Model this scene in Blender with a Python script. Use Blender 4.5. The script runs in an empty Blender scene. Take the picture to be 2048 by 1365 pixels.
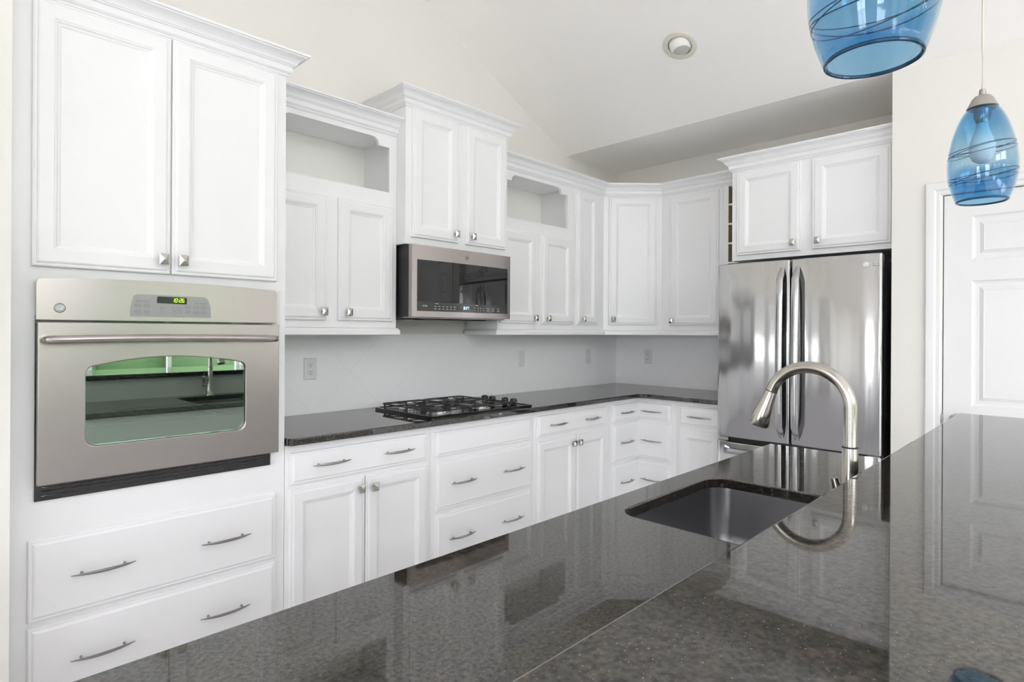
import bpy, math, random
from mathutils import Vector, Matrix
from mathutils.geometry import tessellate_polygon
random.seed(7)
D = bpy.data
SC = bpy.context.scene
COL = SC.collection
PI = math.pi

# ------------------------------------------------------------------ camera
YAW, ROLL = math.radians(44.313), -0.0055175
cam_d = D.cameras.new('camera')
cam_d.sensor_width = 36.0
cam_d.lens = 1184.34 / 2048 * 36
cam_d.shift_y = -(682.5 - 663.57) / 2048
cam_d.clip_start = 0.02
cam = D.objects.new('camera', cam_d)
COL.objects.link(cam)
F = Vector((math.cos(YAW), math.sin(YAW), 0))
R = Vector((math.sin(YAW), -math.cos(YAW), 0))
U = Vector((0, 0, 1))
xr = R * math.cos(ROLL) - U * math.sin(ROLL)
yr = U * math.cos(ROLL) + R * math.sin(ROLL)
m = Matrix((xr, yr, -F)).transposed().to_4x4()
m.translation = Vector((-4.344, -2.967, 1.3566))
cam.matrix_world = m
SC.camera = cam

# ------------------------------------------------------------------ view, world, daylight
SC.view_settings.view_transform = 'Standard'
SC.view_settings.look = 'None'
SC.view_settings.gamma = 1
SC.view_settings.exposure = 0.52
SC.view_settings.use_curve_mapping = False
SC.cycles.use_denoising = True
SC.cycles.max_bounces = 14
SC.cycles.diffuse_bounces = 8
SC.cycles.glossy_bounces = 6
SC.cycles.transmission_bounces = 10
SC.cycles.transparent_max_bounces = 10
SC.cycles.sample_clamp_indirect = 8
SC.cycles.caustics_reflective = False
SC.cycles.caustics_refractive = False

W = D.worlds.new('world')
SC.world = W
W.use_nodes = True
bgn = W.node_tree.nodes['Background']
bgn.inputs[0].default_value = (0.925, 0.95, 1.0, 1)
bgn.inputs[1].default_value = 9.0

# windows, some added only for light: (side, centre along the wall, width, z0, z1)
REAR_Y, LEFT_X, DOOR_X = -7.0, -8.1, -0.716
REAR_WIN = [(-6.5, 0.9, 0.12, 2.25), (-4.1, 1.8, 0.12, 2.25), (-1.9, 1.8, 0.12, 2.25), (-5.3, 1.5, 2.65, 3.5), (-3.5, 1.5, 2.65, 3.5)]  # the high pair is added to bring light down onto the lower cabinets
LEFT_WIN = [(-5.2, 1.6, 0.5, 2.3), (-2.2, 1.2, 0.5, 2.2)]  # the second one is added to lift the light


def portal(loc, rot, sx, sz):
    l = D.lights.new('window_daylight', 'AREA')
    l.shape = 'RECTANGLE'
    l.size, l.size_y = sx, sz
    l.cycles.is_portal = True
    o = D.objects.new('window_daylight', l)
    o.location, o.rotation_euler = loc, rot
    COL.objects.link(o)


for (x, w, z0, z1) in REAR_WIN:
    portal((x, REAR_Y + 0.005, (z0 + z1) / 2), (PI / 2, 0, 0), w, z1 - z0)
for (y, w, z0, z1) in LEFT_WIN:
    portal((LEFT_X + 0.005, y, (z0 + z1) / 2), (PI / 2, 0, -PI / 2), w, z1 - z0)


# ------------------------------------------------------------------ materials
def new_mat(name):
    mt = D.materials.new(name)
    mt.use_nodes = True
    return mt, mt.node_tree, mt.node_tree.nodes['Principled BSDF']


def pmat(name, col, rough=0.5, metal=0.0, ior=1.5, bump=0.0, bscale=60, **kw):
    mt, nt, b = new_mat(name)
    b.inputs['Base Color'].default_value = (*col, 1)
    b.inputs['Roughness'].default_value = rough
    b.inputs['Metallic'].default_value = metal
    b.inputs['IOR'].default_value = ior
    for k, v in kw.items():
        b.inputs[k.replace('_', ' ')].default_value = v
    if bump:
        tc = nt.nodes.new('ShaderNodeTexCoord')
        n = nt.nodes.new('ShaderNodeTexNoise')
        n.inputs['Scale'].default_value = bscale
        n.inputs['Detail'].default_value = 3
        bp = nt.nodes.new('ShaderNodeBump')
        bp.inputs['Strength'].default_value = bump
        bp.inputs['Distance'].default_value = 0.002
        nt.links.new(tc.outputs['Object'], n.inputs['Vector'])
        nt.links.new(n.outputs['Fac'], bp.inputs['Height'])
        nt.links.new(bp.outputs['Normal'], b.inputs['Normal'])
    return mt


def steel(name, col, rough, aniso):
    mt, nt, b = new_mat(name)
    b.inputs['Base Color'].default_value = (*col, 1)
    b.inputs['Metallic'].default_value = 1
    b.inputs['Roughness'].default_value = rough
    b.inputs['Anisotropic'].default_value = aniso
    c = nt.nodes.new('ShaderNodeCombineXYZ')
    c.inputs[2].default_value = 1
    nt.links.new(c.outputs[0], b.inputs['Tangent'])
    tc = nt.nodes.new('ShaderNodeTexCoord')
    mp = nt.nodes.new('ShaderNodeMapping')
    mp.inputs['Scale'].default_value = (3, 3, 240)
    n = nt.nodes.new('ShaderNodeTexNoise')
    n.inputs['Scale'].default_value = 4
    n.inputs['Detail'].default_value = 4
    r = nt.nodes.new('ShaderNodeMapRange')
    r.inputs['To Min'].default_value = rough * 0.95
    r.inputs['To Max'].default_value = rough * 1.06
    nt.links.new(tc.outputs['Object'], mp.inputs['Vector'])
    nt.links.new(mp.outputs[0], n.inputs['Vector'])
    nt.links.new(n.outputs['Fac'], r.inputs['Value'])
    nt.links.new(r.outputs[0], b.inputs['Roughness'])
    return mt


M = {}
M['cab'] = pmat('cabinet_white_paint', (0.85, 0.85, 0.855), 0.32)
M['niche'] = pmat('niche_paint', (0.88, 0.87, 0.83), 0.5)
M['wall'] = pmat('wall_paint', (0.79, 0.772, 0.732), 0.7, bump=0.05)
M['ceil'] = pmat('ceiling_paint', (0.95, 0.932, 0.90), 0.8, bump=0.05)
M['trim'] = pmat('trim_white_paint', (0.76, 0.76, 0.76), 0.35)
M['plate'] = pmat('white_plastic', (0.78, 0.78, 0.78), 0.35)
M['slot'] = pmat('dark_slot', (0.03, 0.03, 0.03), 0.6)
M['steel_oven'] = steel('oven_brushed_steel', (0.455, 0.415, 0.40), 0.26, 0.6)
M['steel_fridge'] = steel('fridge_brushed_steel', (0.55, 0.55, 0.555), 0.13, 0.85)
M['steel_sink'] = steel('sink_steel', (0.36, 0.36, 0.38), 0.26, 0.5)
M['nickel'] = pmat('brushed_nickel', (0.47, 0.45, 0.41), 0.2, 1.0)
M['knob'] = pmat('satin_nickel_knob', (0.55, 0.53, 0.49), 0.22, 1.0)
M['pull'] = pmat('pewter_pull', (0.36, 0.35, 0.33), 0.30, 1.0)
M['black'] = pmat('black_enamel', (0.012, 0.012, 0.013), 0.05, ior=1.8)
M['iron'] = pmat('cast_iron_grate', (0.022, 0.022, 0.023), 0.42)
M['blackmatte'] = pmat('black_plastic', (0.02, 0.02, 0.022), 0.45)
M['darkgrey'] = pmat('dark_grey_steel_side', (0.10, 0.10, 0.105), 0.4)
M['mwglass'] = pmat('microwave_dark_glass', (0.015, 0.015, 0.016), 0.03, ior=1.5)
M['mwpanel'] = pmat('microwave_control_strip', (0.04, 0.04, 0.038), 0.12)
M['greypanel'] = pmat('grey_control_membrane', (0.33, 0.335, 0.325), 0.4)
M['display'] = pmat('dark_display', (0.02, 0.016, 0.014), 0.2)
M['print'] = pmat('grey_print', (0.12, 0.12, 0.12), 0.5)
M['printw'] = pmat('white_print', (0.65, 0.66, 0.67), 0.5)
M['emblem'] = pmat('bright_emblem', (0.30, 0.30, 0.30), 0.3, 1.0)
M['logo'] = pmat('pale_logo', (0.80, 0.80, 0.80), 0.4)
M['rack'] = pmat('bare_wood_inside_rack', (0.36, 0.29, 0.19), 0.6)
M['bulb'] = pmat('frosted_bulb', (0.85, 0.87, 0.88), 0.25)
M['lens'] = pmat('lamp_lens', (0.55, 0.53, 0.51), 0.4)
M['cream'] = pmat('cream_fixture', (0.74, 0.71, 0.63), 0.45)
M['fixwhite'] = pmat('white_eyeball', (0.82, 0.81, 0.78), 0.4)
M['capmetal'] = pmat('brushed_cap_metal', (0.42, 0.39, 0.36), 0.38, 1.0)
M['cord'] = pmat('braided_cord', (0.62, 0.59, 0.52), 0.5)
M['thread'] = pmat('dark_blue_glass_thread', (0.01, 0.06, 0.13), 0.1)
M['void'] = pmat('unlit_void', (0.02, 0.02, 0.02), 0.9)  # near-black colour stands in for the dark of unlit gaps
M['ovenin'] = pmat('oven_enamel', (0.16, 0.18, 0.17), 0.3)
M['rackmetal'] = pmat('oven_rack_chrome', (0.6, 0.6, 0.6), 0.2, 1.0)


def emis(name, col, s):
    mt, nt, b = new_mat(name)
    b.inputs['Base Color'].default_value = (0, 0, 0, 1)
    b.inputs['Emission Color'].default_value = (*col, 1)
    b.inputs['Emission Strength'].default_value = s
    return mt


M['green'] = emis('green_clock_digits', (0.55, 1.0, 0.02), 1.0)
M['cyan'] = emis('pale_blue_clock_digits', (0.65, 0.88, 1.0), 1.2)


def granite(name):
    mt, nt, b = new_mat(name)
    N, L = nt.nodes, nt.links
    tc = N.new('ShaderNodeTexCoord')

    def noise(scale, det):
        n = N.new('ShaderNodeTexNoise')
        n.inputs['Scale'].default_value = scale
        n.inputs['Detail'].default_value = det
        L.new(tc.outputs['Object'], n.inputs['Vector'])
        return n

    def ramp(src, stops):
        r = N.new('ShaderNodeValToRGB')
        cr = r.color_ramp
        while len(cr.elements) < len(stops):
            cr.elements.new(0.5)
        for e, (p, c) in zip(cr.elements, stops):
            e.position, e.color = p, (*c, 1)
        L.new(src, r.inputs[0])
        return r

    base = ramp(noise(75, 6).outputs['Fac'], [(0.36, (0.008, 0.008, 0.007)), (0.48, (0.020, 0.018, 0.015)),
                                              (0.58, (0.032, 0.026, 0.020)), (0.70, (0.068, 0.045, 0.035))])
    fl = ramp(noise(330, 2).outputs['Fac'], [(0.67, (0, 0, 0)), (0.77, (1, 1, 1))])
    mx = N.new('ShaderNodeMix')
    mx.data_type = 'RGBA'
    L.new(fl.outputs[0], mx.inputs[0])
    L.new(base.outputs[0], mx.inputs[6])
    mx.inputs[7].default_value = (0.20, 0.185, 0.155, 1)
    L.new(mx.outputs[2], b.inputs['Base Color'])
    sl = N.new('ShaderNodeMapRange')
    sl.inputs['From Min'].default_value = 0.35
    sl.inputs['From Max'].default_value = 0.65
    sl.inputs['To Min'].default_value = 0.30
    sl.inputs['To Max'].default_value = 0.72
    L.new(noise(150, 5).outputs['Fac'], sl.inputs['Value'])
    L.new(sl.outputs[0], b.inputs['Specular IOR Level'])
    b.inputs['Roughness'].default_value = 0.035
    b.inputs['IOR'].default_value = 1.85
    return mt


M['granite'] = granite('black_brown_granite')


def splash_mat():
    mt, nt, b = new_mat('diagonal_white_tile')
    N, L = nt.nodes, nt.links
    tc = N.new('ShaderNodeTexCoord')
    sp = N.new('ShaderNodeSeparateXYZ')
    L.new(tc.outputs['Object'], sp.inputs[0])

    def mth(op, a, bb=None, val=None):
        n = N.new('ShaderNodeMath')
        n.operation = op
        L.new(a, n.inputs[0])
        if bb is not None:
            L.new(bb, n.inputs[1])
        if val is not None:
            n.inputs[1].default_value = val
        return n.outputs[0]
    # tile diagonal 0.431 m, object x runs along the wall, z up from the worktop
    p = mth('DIVIDE', mth('ADD', sp.outputs[0], sp.outputs[2]), val=0.431)
    q = mth('DIVIDE', mth('SUBTRACT', sp.outputs[0], sp.outputs[2]), val=0.431)
    es = []
    for s in (p, q):
        fr = mth('FRACT', mth('ADD', s, val=100.0))
        es.append(mth('ABSOLUTE', mth('SUBTRACT', fr, val=0.5)))
    mxx = mth('MAXIMUM', es[0], es[1])
    g = mth('GREATER_THAN', mxx, val=0.4965)
    mx = N.new('ShaderNodeMix')
    mx.data_type = 'RGBA'
    L.new(g, mx.inputs[0])
    mx.inputs[6].default_value = (0.93, 0.93, 0.94, 1)
    mx.inputs[7].default_value = (0.84, 0.84, 0.84, 1)
    L.new(mx.outputs[2], b.inputs['Base Color'])
    b.inputs['Roughness'].default_value = 0.3
    return mt


M['tile'] = splash_mat()


def wood_floor():
    mt, nt, b = new_mat('wood_floor_boards')
    N, L = nt.nodes, nt.links
    tc = N.new('ShaderNodeTexCoord')
    br = N.new('ShaderNodeTexBrick')
    br.inputs['Scale'].default_value = 1
    br.inputs['Brick Width'].default_value = 1.2
    br.inputs['Row Height'].default_value = 0.12
    br.inputs['Mortar Size'].default_value = 0.002
    br.inputs['Color1'].default_value = (0.62, 0.61, 0.64, 1)
    br.inputs['Color2'].default_value = (0.68, 0.67, 0.70, 1)
    br.inputs['Mortar'].default_value = (0.25, 0.2, 0.16, 1)
    L.new(tc.outputs['Object'], br.inputs['Vector'])
    L.new(br.outputs['Color'], b.inputs['Base Color'])
    b.inputs['Roughness'].default_value = 0.35
    return mt


M['floor'] = wood_floor()


def glassmat(name, col, ior=1.45, rough=0.0):
    return pmat(name, col, rough, ior=ior, Transmission_Weight=1.0)


def thin_glass(nt, tint, edge, ior, rough=0.0, refl=(1, 1, 1)):
    """clear coloured glass: light passes straight through tinted, more deeply at grazing angles, plus a Fresnel reflection"""
    N, L = nt.nodes, nt.links
    out = N['Material Output']
    lw_ = N.new('ShaderNodeLayerWeight')
    lw_.inputs[0].default_value = 0.5
    pw = N.new('ShaderNodeMath')
    pw.operation = 'POWER'
    pw.inputs[1].default_value = 5.0
    L.new(lw_.outputs['Facing'], pw.inputs[0])
    p2 = N.new('ShaderNodeMath')
    p2.operation = 'MULTIPLY_ADD'
    p2.inputs[1].default_value = 0.9 - ior
    p2.inputs[2].default_value = ior
    L.new(pw.outputs[0], p2.inputs[0])
    mx = N.new('ShaderNodeMix')
    mx.data_type = 'RGBA'
    L.new(lw_.outputs['Facing'], mx.inputs[0])
    if isinstance(tint, tuple):
        mx.inputs[6].default_value = (*tint, 1)
    else:
        L.new(tint, mx.inputs[6])
    mx.inputs[7].default_value = (*edge, 1)
    tr = N.new('ShaderNodeBsdfTransparent')
    L.new(mx.outputs[2], tr.inputs[0])
    gl = N.new('ShaderNodeBsdfGlossy')
    gl.inputs['Roughness'].default_value = rough
    gl.inputs[0].default_value = (*refl, 1)
    ms = N.new('ShaderNodeMixShader')
    L.new(p2.outputs[0], ms.inputs[0])
    L.new(tr.outputs[0], ms.inputs[1])
    L.new(gl.outputs[0], ms.inputs[2])
    L.new(ms.outputs[0], out.inputs['Surface'])


def pendant_glass():
    mt, nt, b = new_mat('blue_blown_glass')
    N, L = nt.nodes, nt.links
    tc = N.new('ShaderNodeTexCoord')
    sp = N.new('ShaderNodeSeparateXYZ')
    L.new(tc.outputs['Object'], sp.inputs[0])
    n = N.new('ShaderNodeTexNoise')
    n.inputs['Scale'].default_value = 9
    L.new(tc.outputs['Object'], n.inputs['Vector'])
    ma = N.new('ShaderNodeMath')
    ma.operation = 'MULTIPLY_ADD'
    L.new(n.outputs['Fac'], ma.inputs[0])
    ma.inputs[1].default_value = 0.05
    L.new(sp.outputs[2], ma.inputs[2])
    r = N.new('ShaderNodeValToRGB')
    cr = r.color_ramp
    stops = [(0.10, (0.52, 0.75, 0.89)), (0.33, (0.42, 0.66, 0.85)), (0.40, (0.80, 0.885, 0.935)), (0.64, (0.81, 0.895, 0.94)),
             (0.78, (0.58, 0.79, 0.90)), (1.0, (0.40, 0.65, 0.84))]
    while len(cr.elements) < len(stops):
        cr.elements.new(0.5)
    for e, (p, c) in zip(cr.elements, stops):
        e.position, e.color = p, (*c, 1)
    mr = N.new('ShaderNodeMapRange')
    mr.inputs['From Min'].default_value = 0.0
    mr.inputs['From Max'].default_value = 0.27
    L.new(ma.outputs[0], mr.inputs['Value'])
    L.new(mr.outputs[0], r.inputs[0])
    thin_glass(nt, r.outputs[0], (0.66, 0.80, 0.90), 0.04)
    return mt


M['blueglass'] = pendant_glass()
mt_, nt_, b_ = new_mat('oven_window_glass')
thin_glass(nt_, (0.72, 0.84, 0.78), (0.4, 0.48, 0.44), 0.42, 0.01, (0.84, 0.95, 0.84))  # green in the reflection colour stands in for mirrored greenery
M['ovenglass'] = mt_


def pane_mat():
    mt, nt, b = new_mat('clear_window_pane')
    N, L = nt.nodes, nt.links
    tr = N.new('ShaderNodeBsdfTransparent')
    gl = N.new('ShaderNodeBsdfGlossy')
    gl.inputs['Roughness'].default_value = 0.02
    mix = N.new('ShaderNodeMixShader')
    mix.inputs[0].default_value = 0.06
    L.new(tr.outputs[0], mix.inputs[1])
    L.new(gl.outputs[0], mix.inputs[2])
    L.new(mix.outputs[0], N['Material Output'].inputs['Surface'])
    return mt


M['pane'] = pane_mat()
M['grass'] = pmat('lawn_grass', (0.10, 0.15, 0.06), 0.9, bump=0.6, bscale=30)
M['bounce_paving'] = pmat('pale_bounce_paving', (0.72, 0.70, 0.69), 0.8, bump=0.1, bscale=8)  # kept pale to bounce neutral light up to the ceiling
M['hedge'] = pmat('hedge_leaves', (0.07, 0.12, 0.05), 0.8, bump=1.0, bscale=18)


# ------------------------------------------------------------------ mesh building
class MB:
    def __init__(s):
        s.v, s.f = [], []

    def box(s, x0, x1, y0, y1, z0, z1):
        x0, x1 = sorted((x0, x1)); y0, y1 = sorted((y0, y1)); z0, z1 = sorted((z0, z1))
        i = len(s.v)
        s.v += [(x, y, z) for z in (z0, z1) for (x, y) in ((x0, y0), (x1, y0), (x1, y1), (x0, y1))]
        s.f += [(i, i + 3, i + 2, i + 1), (i + 4, i + 5, i + 6, i + 7), (i, i + 1, i + 5, i + 4),
                (i + 1, i + 2, i + 6, i + 5), (i + 2, i + 3, i + 7, i + 6), (i + 3, i, i + 4, i + 7)]
        return s

    def loops(s, loops, cap0=False, cap1=False, closed=True):
        n = len(loops[0])
        i0 = len(s.v)
        for l in loops:
            s.v += [tuple(p) for p in l]
        for k in range(len(loops) - 1):
            a, b = i0 + k * n, i0 + (k + 1) * n
            for j in range(n if closed else n - 1):
                j2 = (j + 1) % n
                s.f.append((a + j, a + j2, b + j2, b + j))
        if cap0:
            s.f.append(tuple(i0 + j for j in reversed(range(n))))
        if cap1:
            s.f.append(tuple(i0 + (len(loops) - 1) * n + j for j in range(n)))
        return s

    def panel(s, x0, x1, z0, z1, yb, rings):
        """concentric rectangles on a front that faces -y; rings of (inset, height)"""
        L = []
        for ins, h in rings:
            y = yb - h
            L.append([(x0 + ins, y, z0 + ins), (x1 - ins, y, z0 + ins), (x1 - ins, y, z1 - ins), (x0 + ins, y, z1 - ins)])
        return s.loops(L, cap0=True, cap1=True)

    def poly(s, outer, holes, fn, h0, h1, caps=True):
        """extrude a 2-D polygon with holes; fn(a, b, h) -> point"""
        allp = [outer] + list(holes)
        flat = [p for l in allp for p in l]
        tris = tessellate_polygon([[Vector((p[0], p[1], 0)) for p in l] for l in allp])
        i0 = len(s.v)
        n = len(flat)
        s.v += [fn(p[0], p[1], h0) for p in flat] + [fn(p[0], p[1], h1) for p in flat]
        if caps:
            for t in tris:
                s.f.append((i0 + t[0], i0 + t[1], i0 + t[2]))
                s.f.append((i0 + n + t[2], i0 + n + t[1], i0 + n + t[0]))
        k = 0
        for l in allp:
            c = len(l)
            for j in range(c):
                a, b = i0 + k + j, i0 + k + (j + 1) % c
                s.f.append((a, b, b + n, a + n))
            k += c
        return s

    def lathe(s, prof, c=(0, 0, 0), seg=32, cap0=False, cap1=False, axis='z'):
        L = []
        for r, h in prof:
            l = []
            for k in range(seg):
                a = 2 * PI * k / seg
                p = (r * math.cos(a), r * math.sin(a), h)
                if axis == 'y':
                    p = (p[0], h, p[1])
                if axis == 'x':
                    p = (h, p[0], p[1])
                l.append((p[0] + c[0], p[1] + c[1], p[2] + c[2]))
            L.append(l)
        return s.loops(L, cap0, cap1)

    def tube(s, path, rad, seg=10, flat=1.0, up=(0, 0, 1), close=False, cap=True):
        P = [Vector(p) for p in path]
        n = len(P)
        if not hasattr(rad, '__len__'):
            rad = [rad] * n
        L = []
        upv = Vector(up)
        for i in range(n):
            if close:
                t = P[(i + 1) % n] - P[i - 1]
            else:
                t = P[min(i + 1, n - 1)] - P[max(i - 1, 0)]
            t.normalize()
            a = t.cross(upv)
            if a.length < 1e-4:
                a = t.cross(Vector((1, 0, 0.01)))
            a.normalize()
            b = a.cross(t)
            L.append([P[i] + a * (rad[i] * flat * math.cos(2 * PI * k / seg)) + b * (rad[i] * math.sin(2 * PI * k / seg)) for k in range(seg)])
        if close:
            L.append(L[0])
            return s.loops(L)
        return s.loops(L, cap, cap)

    def sweep(s, prof, path, cap=True, ends=(None, None)):
        """profile (out, up) swept along a plan polyline; out is to the left of travel reversed (towards the room)"""
        n = len(path)
        L = []
        for i in range(n):
            P = Vector(path[i][:2])
            ns = []
            if i > 0:
                d = (P - Vector(path[i - 1][:2])).normalized(); ns.append(Vector((d.y, -d.x)))
            if i < n - 1:
                d = (Vector(path[i + 1][:2]) - P).normalized(); ns.append(Vector((d.y, -d.x)))
            if i == 0 and ends[0] is not None:
                nn = Vector(ends[0])
            elif i == n - 1 and ends[1] is not None:
                nn = Vector(ends[1])
            elif len(ns) == 2:
                b = (ns[0] + ns[1]).normalized()
                nn = b / max(0.2, b.dot(ns[0]))
            else:
                nn = ns[0]
            L.append([(P.x + nn.x * o, P.y + nn.y * o, path[i][2] + h) for o, h in prof])
        return s.loops(L, cap, cap)

    def build(s, name, mat, root=None, parent=None, bevel=0, smooth=False, label=None):
        me = D.meshes.new(name)
        off = Vector(root['_o']) if root is not None else Vector((0, 0, 0))
        me.from_pydata([Vector(v) - off for v in s.v], [], s.f)
        me.validate()
        me.update()
        import bmesh
        bm = bmesh.new()
        bm.from_mesh(me)
        bmesh.ops.recalc_face_normals(bm, faces=bm.faces)
        bm.to_mesh(me)
        bm.free()
        me.materials.append(M[mat])
        o = D.objects.new(name, me)
        COL.objects.link(o)
        if root is not None:
            o.parent = parent if parent is not None else root
        if smooth:
            for p in me.polygons:
                p.use_smooth = True
            try:
                me.set_sharp_from_angle(angle=math.radians(40))
            except Exception:
                pass
        if bevel:
            b = o.modifiers.new('bevel', 'BEVEL')
            b.width, b.segments, b.limit_method = bevel, 2, 'ANGLE'
            b.angle_limit = math.radians(40)
            b.harden_normals = False
        if label:
            o['label'] = label
        return o


def rotz(p, a):
    c, s_ = math.cos(a), math.sin(a)
    return Vector((p[0] * c - p[1] * s_, p[0] * s_ + p[1] * c, p[2]))


def thing(name, label, cat, origin, rot=0.0, group=None):
    """Empty at the base of a thing. All parts are written in the wall frame (x along the wall, -y into the room)."""
    o = D.objects.new(name, None)
    o.empty_display_size = 0.05
    COL.objects.link(o)
    o.location = rotz(origin, rot)
    o.rotation_euler = (0, 0, rot)
    o['_o'] = list(origin)
    o['label'], o['category'] = label, cat
    if group:
        o['group'] = group
    return o


def tag(o, label, cat, group=None):
    o['label'], o['category'] = label, cat
    if group:
        o['group'] = group
    return o


def struct(o):
    o['kind'] = 'structure'
    return o


def inst(mesh_obj_data, name, root, parent, pos):
    o = D.objects.new(name, mesh_obj_data)
    COL.objects.link(o)
    o.parent = parent
    o.location = Vector(pos) - Vector(root['_o'])
    return o


def text(s, size, pos, mat, root, parent, name='lettering', depth=0.0004, align='CENTER', rot=None, shear=0.0, space=1.0, loop=0):
    cu = D.curves.new('t', 'FONT')
    cu.body, cu.size, cu.extrude, cu.align_x, cu.align_y = s, size, depth, align, 'CENTER'
    cu.shear, cu.space_character = shear, space
    cu.resolution_u = 3
    t = D.objects.new('t', cu)
    COL.objects.link(t)
    me = D.meshes.new_from_object(t.evaluated_get(bpy.context.evaluated_depsgraph_get()))
    D.objects.remove(t)
    me.materials.clear()
    me.materials.append(M[mat])
    o = D.objects.new(name, me)
    COL.objects.link(o)
    o.parent = parent
    o.location = Vector(pos) - Vector(root['_o'])
    o.rotation_euler = rot or (PI / 2, 0, 0)
    return o


RB = -PI / 2      # frame of the fridge wall
RD = -PI / 4      # frame of the diagonal corner

# ------------------------------------------------------------------ room shell
SL = 0.484
RIDGE_X = (DOOR_X + LEFT_X) / 2
ZS = 2.74
ZR = ZS + SL * (DOOR_X - RIDGE_X)


def wall_holes_box(mb, axis, pos0, pos1, a0, a1, z0, z1, holes):
    """wall slab with rectangular holes; holes = (a0, a1, z0, z1)"""
    outer = [(a0, z0), (a1, z0), (a1, z1), (a0, z1)]
    hs = [[(h[0], h[2]), (h[1], h[2]), (h[1], h[3]), (h[0], h[3])] for h in holes]
    if axis == 'y':
        mb.poly(outer, hs, lambda a, b, h: (a, h, b), pos0, pos1)
    else:
        mb.poly(outer, hs, lambda a, b, h: (h, a, b), pos0, pos1)


gable = [(LEFT_X - .12, 0), (0.12, 0), (0.12, ZS), (DOOR_X, ZS), (RIDGE_X, ZR), (LEFT_X, ZS), (LEFT_X - .12, ZS)]
struct(MB().poly(gable, [], lambda a, b, h: (a, h, b), 0.0, 0.12).build('wall_back', 'wall'))
rear = MB().poly(gable, [[(x - w / 2, z0), (x + w / 2, z0), (x + w / 2, z1), (x - w / 2, z1)] for (x, w, z0, z1) in REAR_WIN],
                 lambda a, b, h: (a, h, b), REAR_Y, REAR_Y - 0.14)
struct(rear.build('wall_front', 'wall'))
lw = MB()
wall_holes_box(lw, 'x', LEFT_X, LEFT_X - 0.14, REAR_Y, 0.0, 0, ZS, [(y - w / 2, y + w / 2, z0, z1) for (y, w, z0, z1) in LEFT_WIN])
struct(lw.build('wall_left', 'wall'))
struct(MB().box(LEFT_X, -4.128, -0.70, 0.0, 0, ZS + .0).build('wall_left_return', 'wall'))
struct(MB().box(0, 0.12, -2.217, 0.0, 0, ZS).build('wall_right', 'wall'))
# wall that holds the white door; the fridge alcove ends against its side
DY0, DY1, DZ = -2.437, -3.262, 2.050
dw = MB()
dw.poly([(-2.217, 0), (-2.217, ZS), (REAR_Y, ZS), (REAR_Y, 0), (DY1, 0), (DY1, DZ), (DY0, DZ), (DY0, 0)], [],
        lambda a, b, h: (h, a, b), DOOR_X, DOOR_X + 0.12)
dw.box(DOOR_X + 0.12, 0.12, -2.217, -2.34, 0, ZS)
struct(dw.build('wall_door_side', 'wall'))
struct(MB().box(LEFT_X - .2, 1.2, REAR_Y - .2, 0.12, -0.1, 0).build('floor', 'floor'))
struct(MB().poly([(DOOR_X, ZS), (RIDGE_X, ZR), (RIDGE_X, ZR + .12), (DOOR_X, ZS + .12)], [], lambda a, b, h: (a, h, b), 0.12, REAR_Y - .14).build('ceiling', 'ceil'))
struct(MB().poly([(LEFT_X - .14, ZS - .14 * SL), (RIDGE_X, ZR), (RIDGE_X, ZR + .12), (LEFT_X - .14, ZS + .12)], [], lambda a, b, h: (a, h, b), 0.12, REAR_Y - .14).build('ceiling_left', 'ceil'))
struct(MB().box(DOOR_X, 0.12, -2.217, 0.12, ZS, ZS + .12).build('ceiling_alcove', 'ceil'))
struct(MB().box(DOOR_X, 0.12, REAR_Y - .14, -2.217, ZS, ZS + .12).build('ceiling_right', 'ceil'))

# windows behind the camera, the high pair and second left one added for light (they light the room and show in the glass and steel)
wn = 0
for (x, w, z0, z1) in REAR_WIN:
    wn += 1
    f = MB()
    y0, y1 = REAR_Y - 0.09, REAR_Y - 0.04
    for a in (x - w / 2, x + w / 2 - .05):
        f.box(a, a + .05, y0, y1, z0, z1)
    for b in (z0, z1 - .05):
        f.box(x - w / 2 + .05, x + w / 2 - .05, y0, y1, b, b + .05)
    f.box(x - .025, x + .025, y0, y1, z0 + .05, z1 - .05)
    if z0 < 2:
        f.box(x - w / 2 + .05, x + w / 2 - .05, y0 + .005, y1 - .005, (z0 + z1) / 2 - .02, (z0 + z1) / 2 + .02)
    # casing on the room side
    for a in (x - w / 2 - .08, x + w / 2):
        f.box(a, a + .08, REAR_Y, REAR_Y + .02, z0 - .08, z1 + .08)
    for b in (z0 - .08, z1):
        f.box(x - w / 2, x + w / 2, REAR_Y, REAR_Y + .02, b, b + .08)
    o = struct(f.build('window_%d' % wn, 'trim'))
    o['_o'] = [0, 0, 0]
    g = MB().box(x - w / 2 + .04, x + w / 2 - .04, REAR_Y - .068, REAR_Y - .064, z0 + .04, z1 - .04).build('pane', 'pane', o)
for (y, w, z0, z1) in LEFT_WIN:
    wn += 1
    f = MB()
    x0, x1 = LEFT_X - 0.09, LEFT_X - 0.04
    for a in (y - w / 2, y + w / 2 - .05):
        f.box(x0, x1, a, a + .05, z0, z1)
    for b in (z0, z1 - .05):
        f.box(x0, x1, y - w / 2 + .05, y + w / 2 - .05, b, b + .05)
    f.box(x0, x1, y - .025, y + .025, z0 + .05, z1 - .05)
    for a in (y - w / 2 - .08, y + w / 2):
        f.box(LEFT_X, LEFT_X + .02, a, a + .08, z0 - .08, z1 + .08)
    for b in (z0 - .08, z1):
        f.box(LEFT_X, LEFT_X + .02, y - w / 2, y + w / 2, b, b + .08)
    o = struct(f.build('window_%d' % wn, 'trim'))
    o['_o'] = [0, 0, 0]
    MB().box(LEFT_X - .068, LEFT_X - .064, y - w / 2 + .04, y + w / 2 - .04, z0 + .04, z1 - .04).build('pane', 'pane', o)
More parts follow.
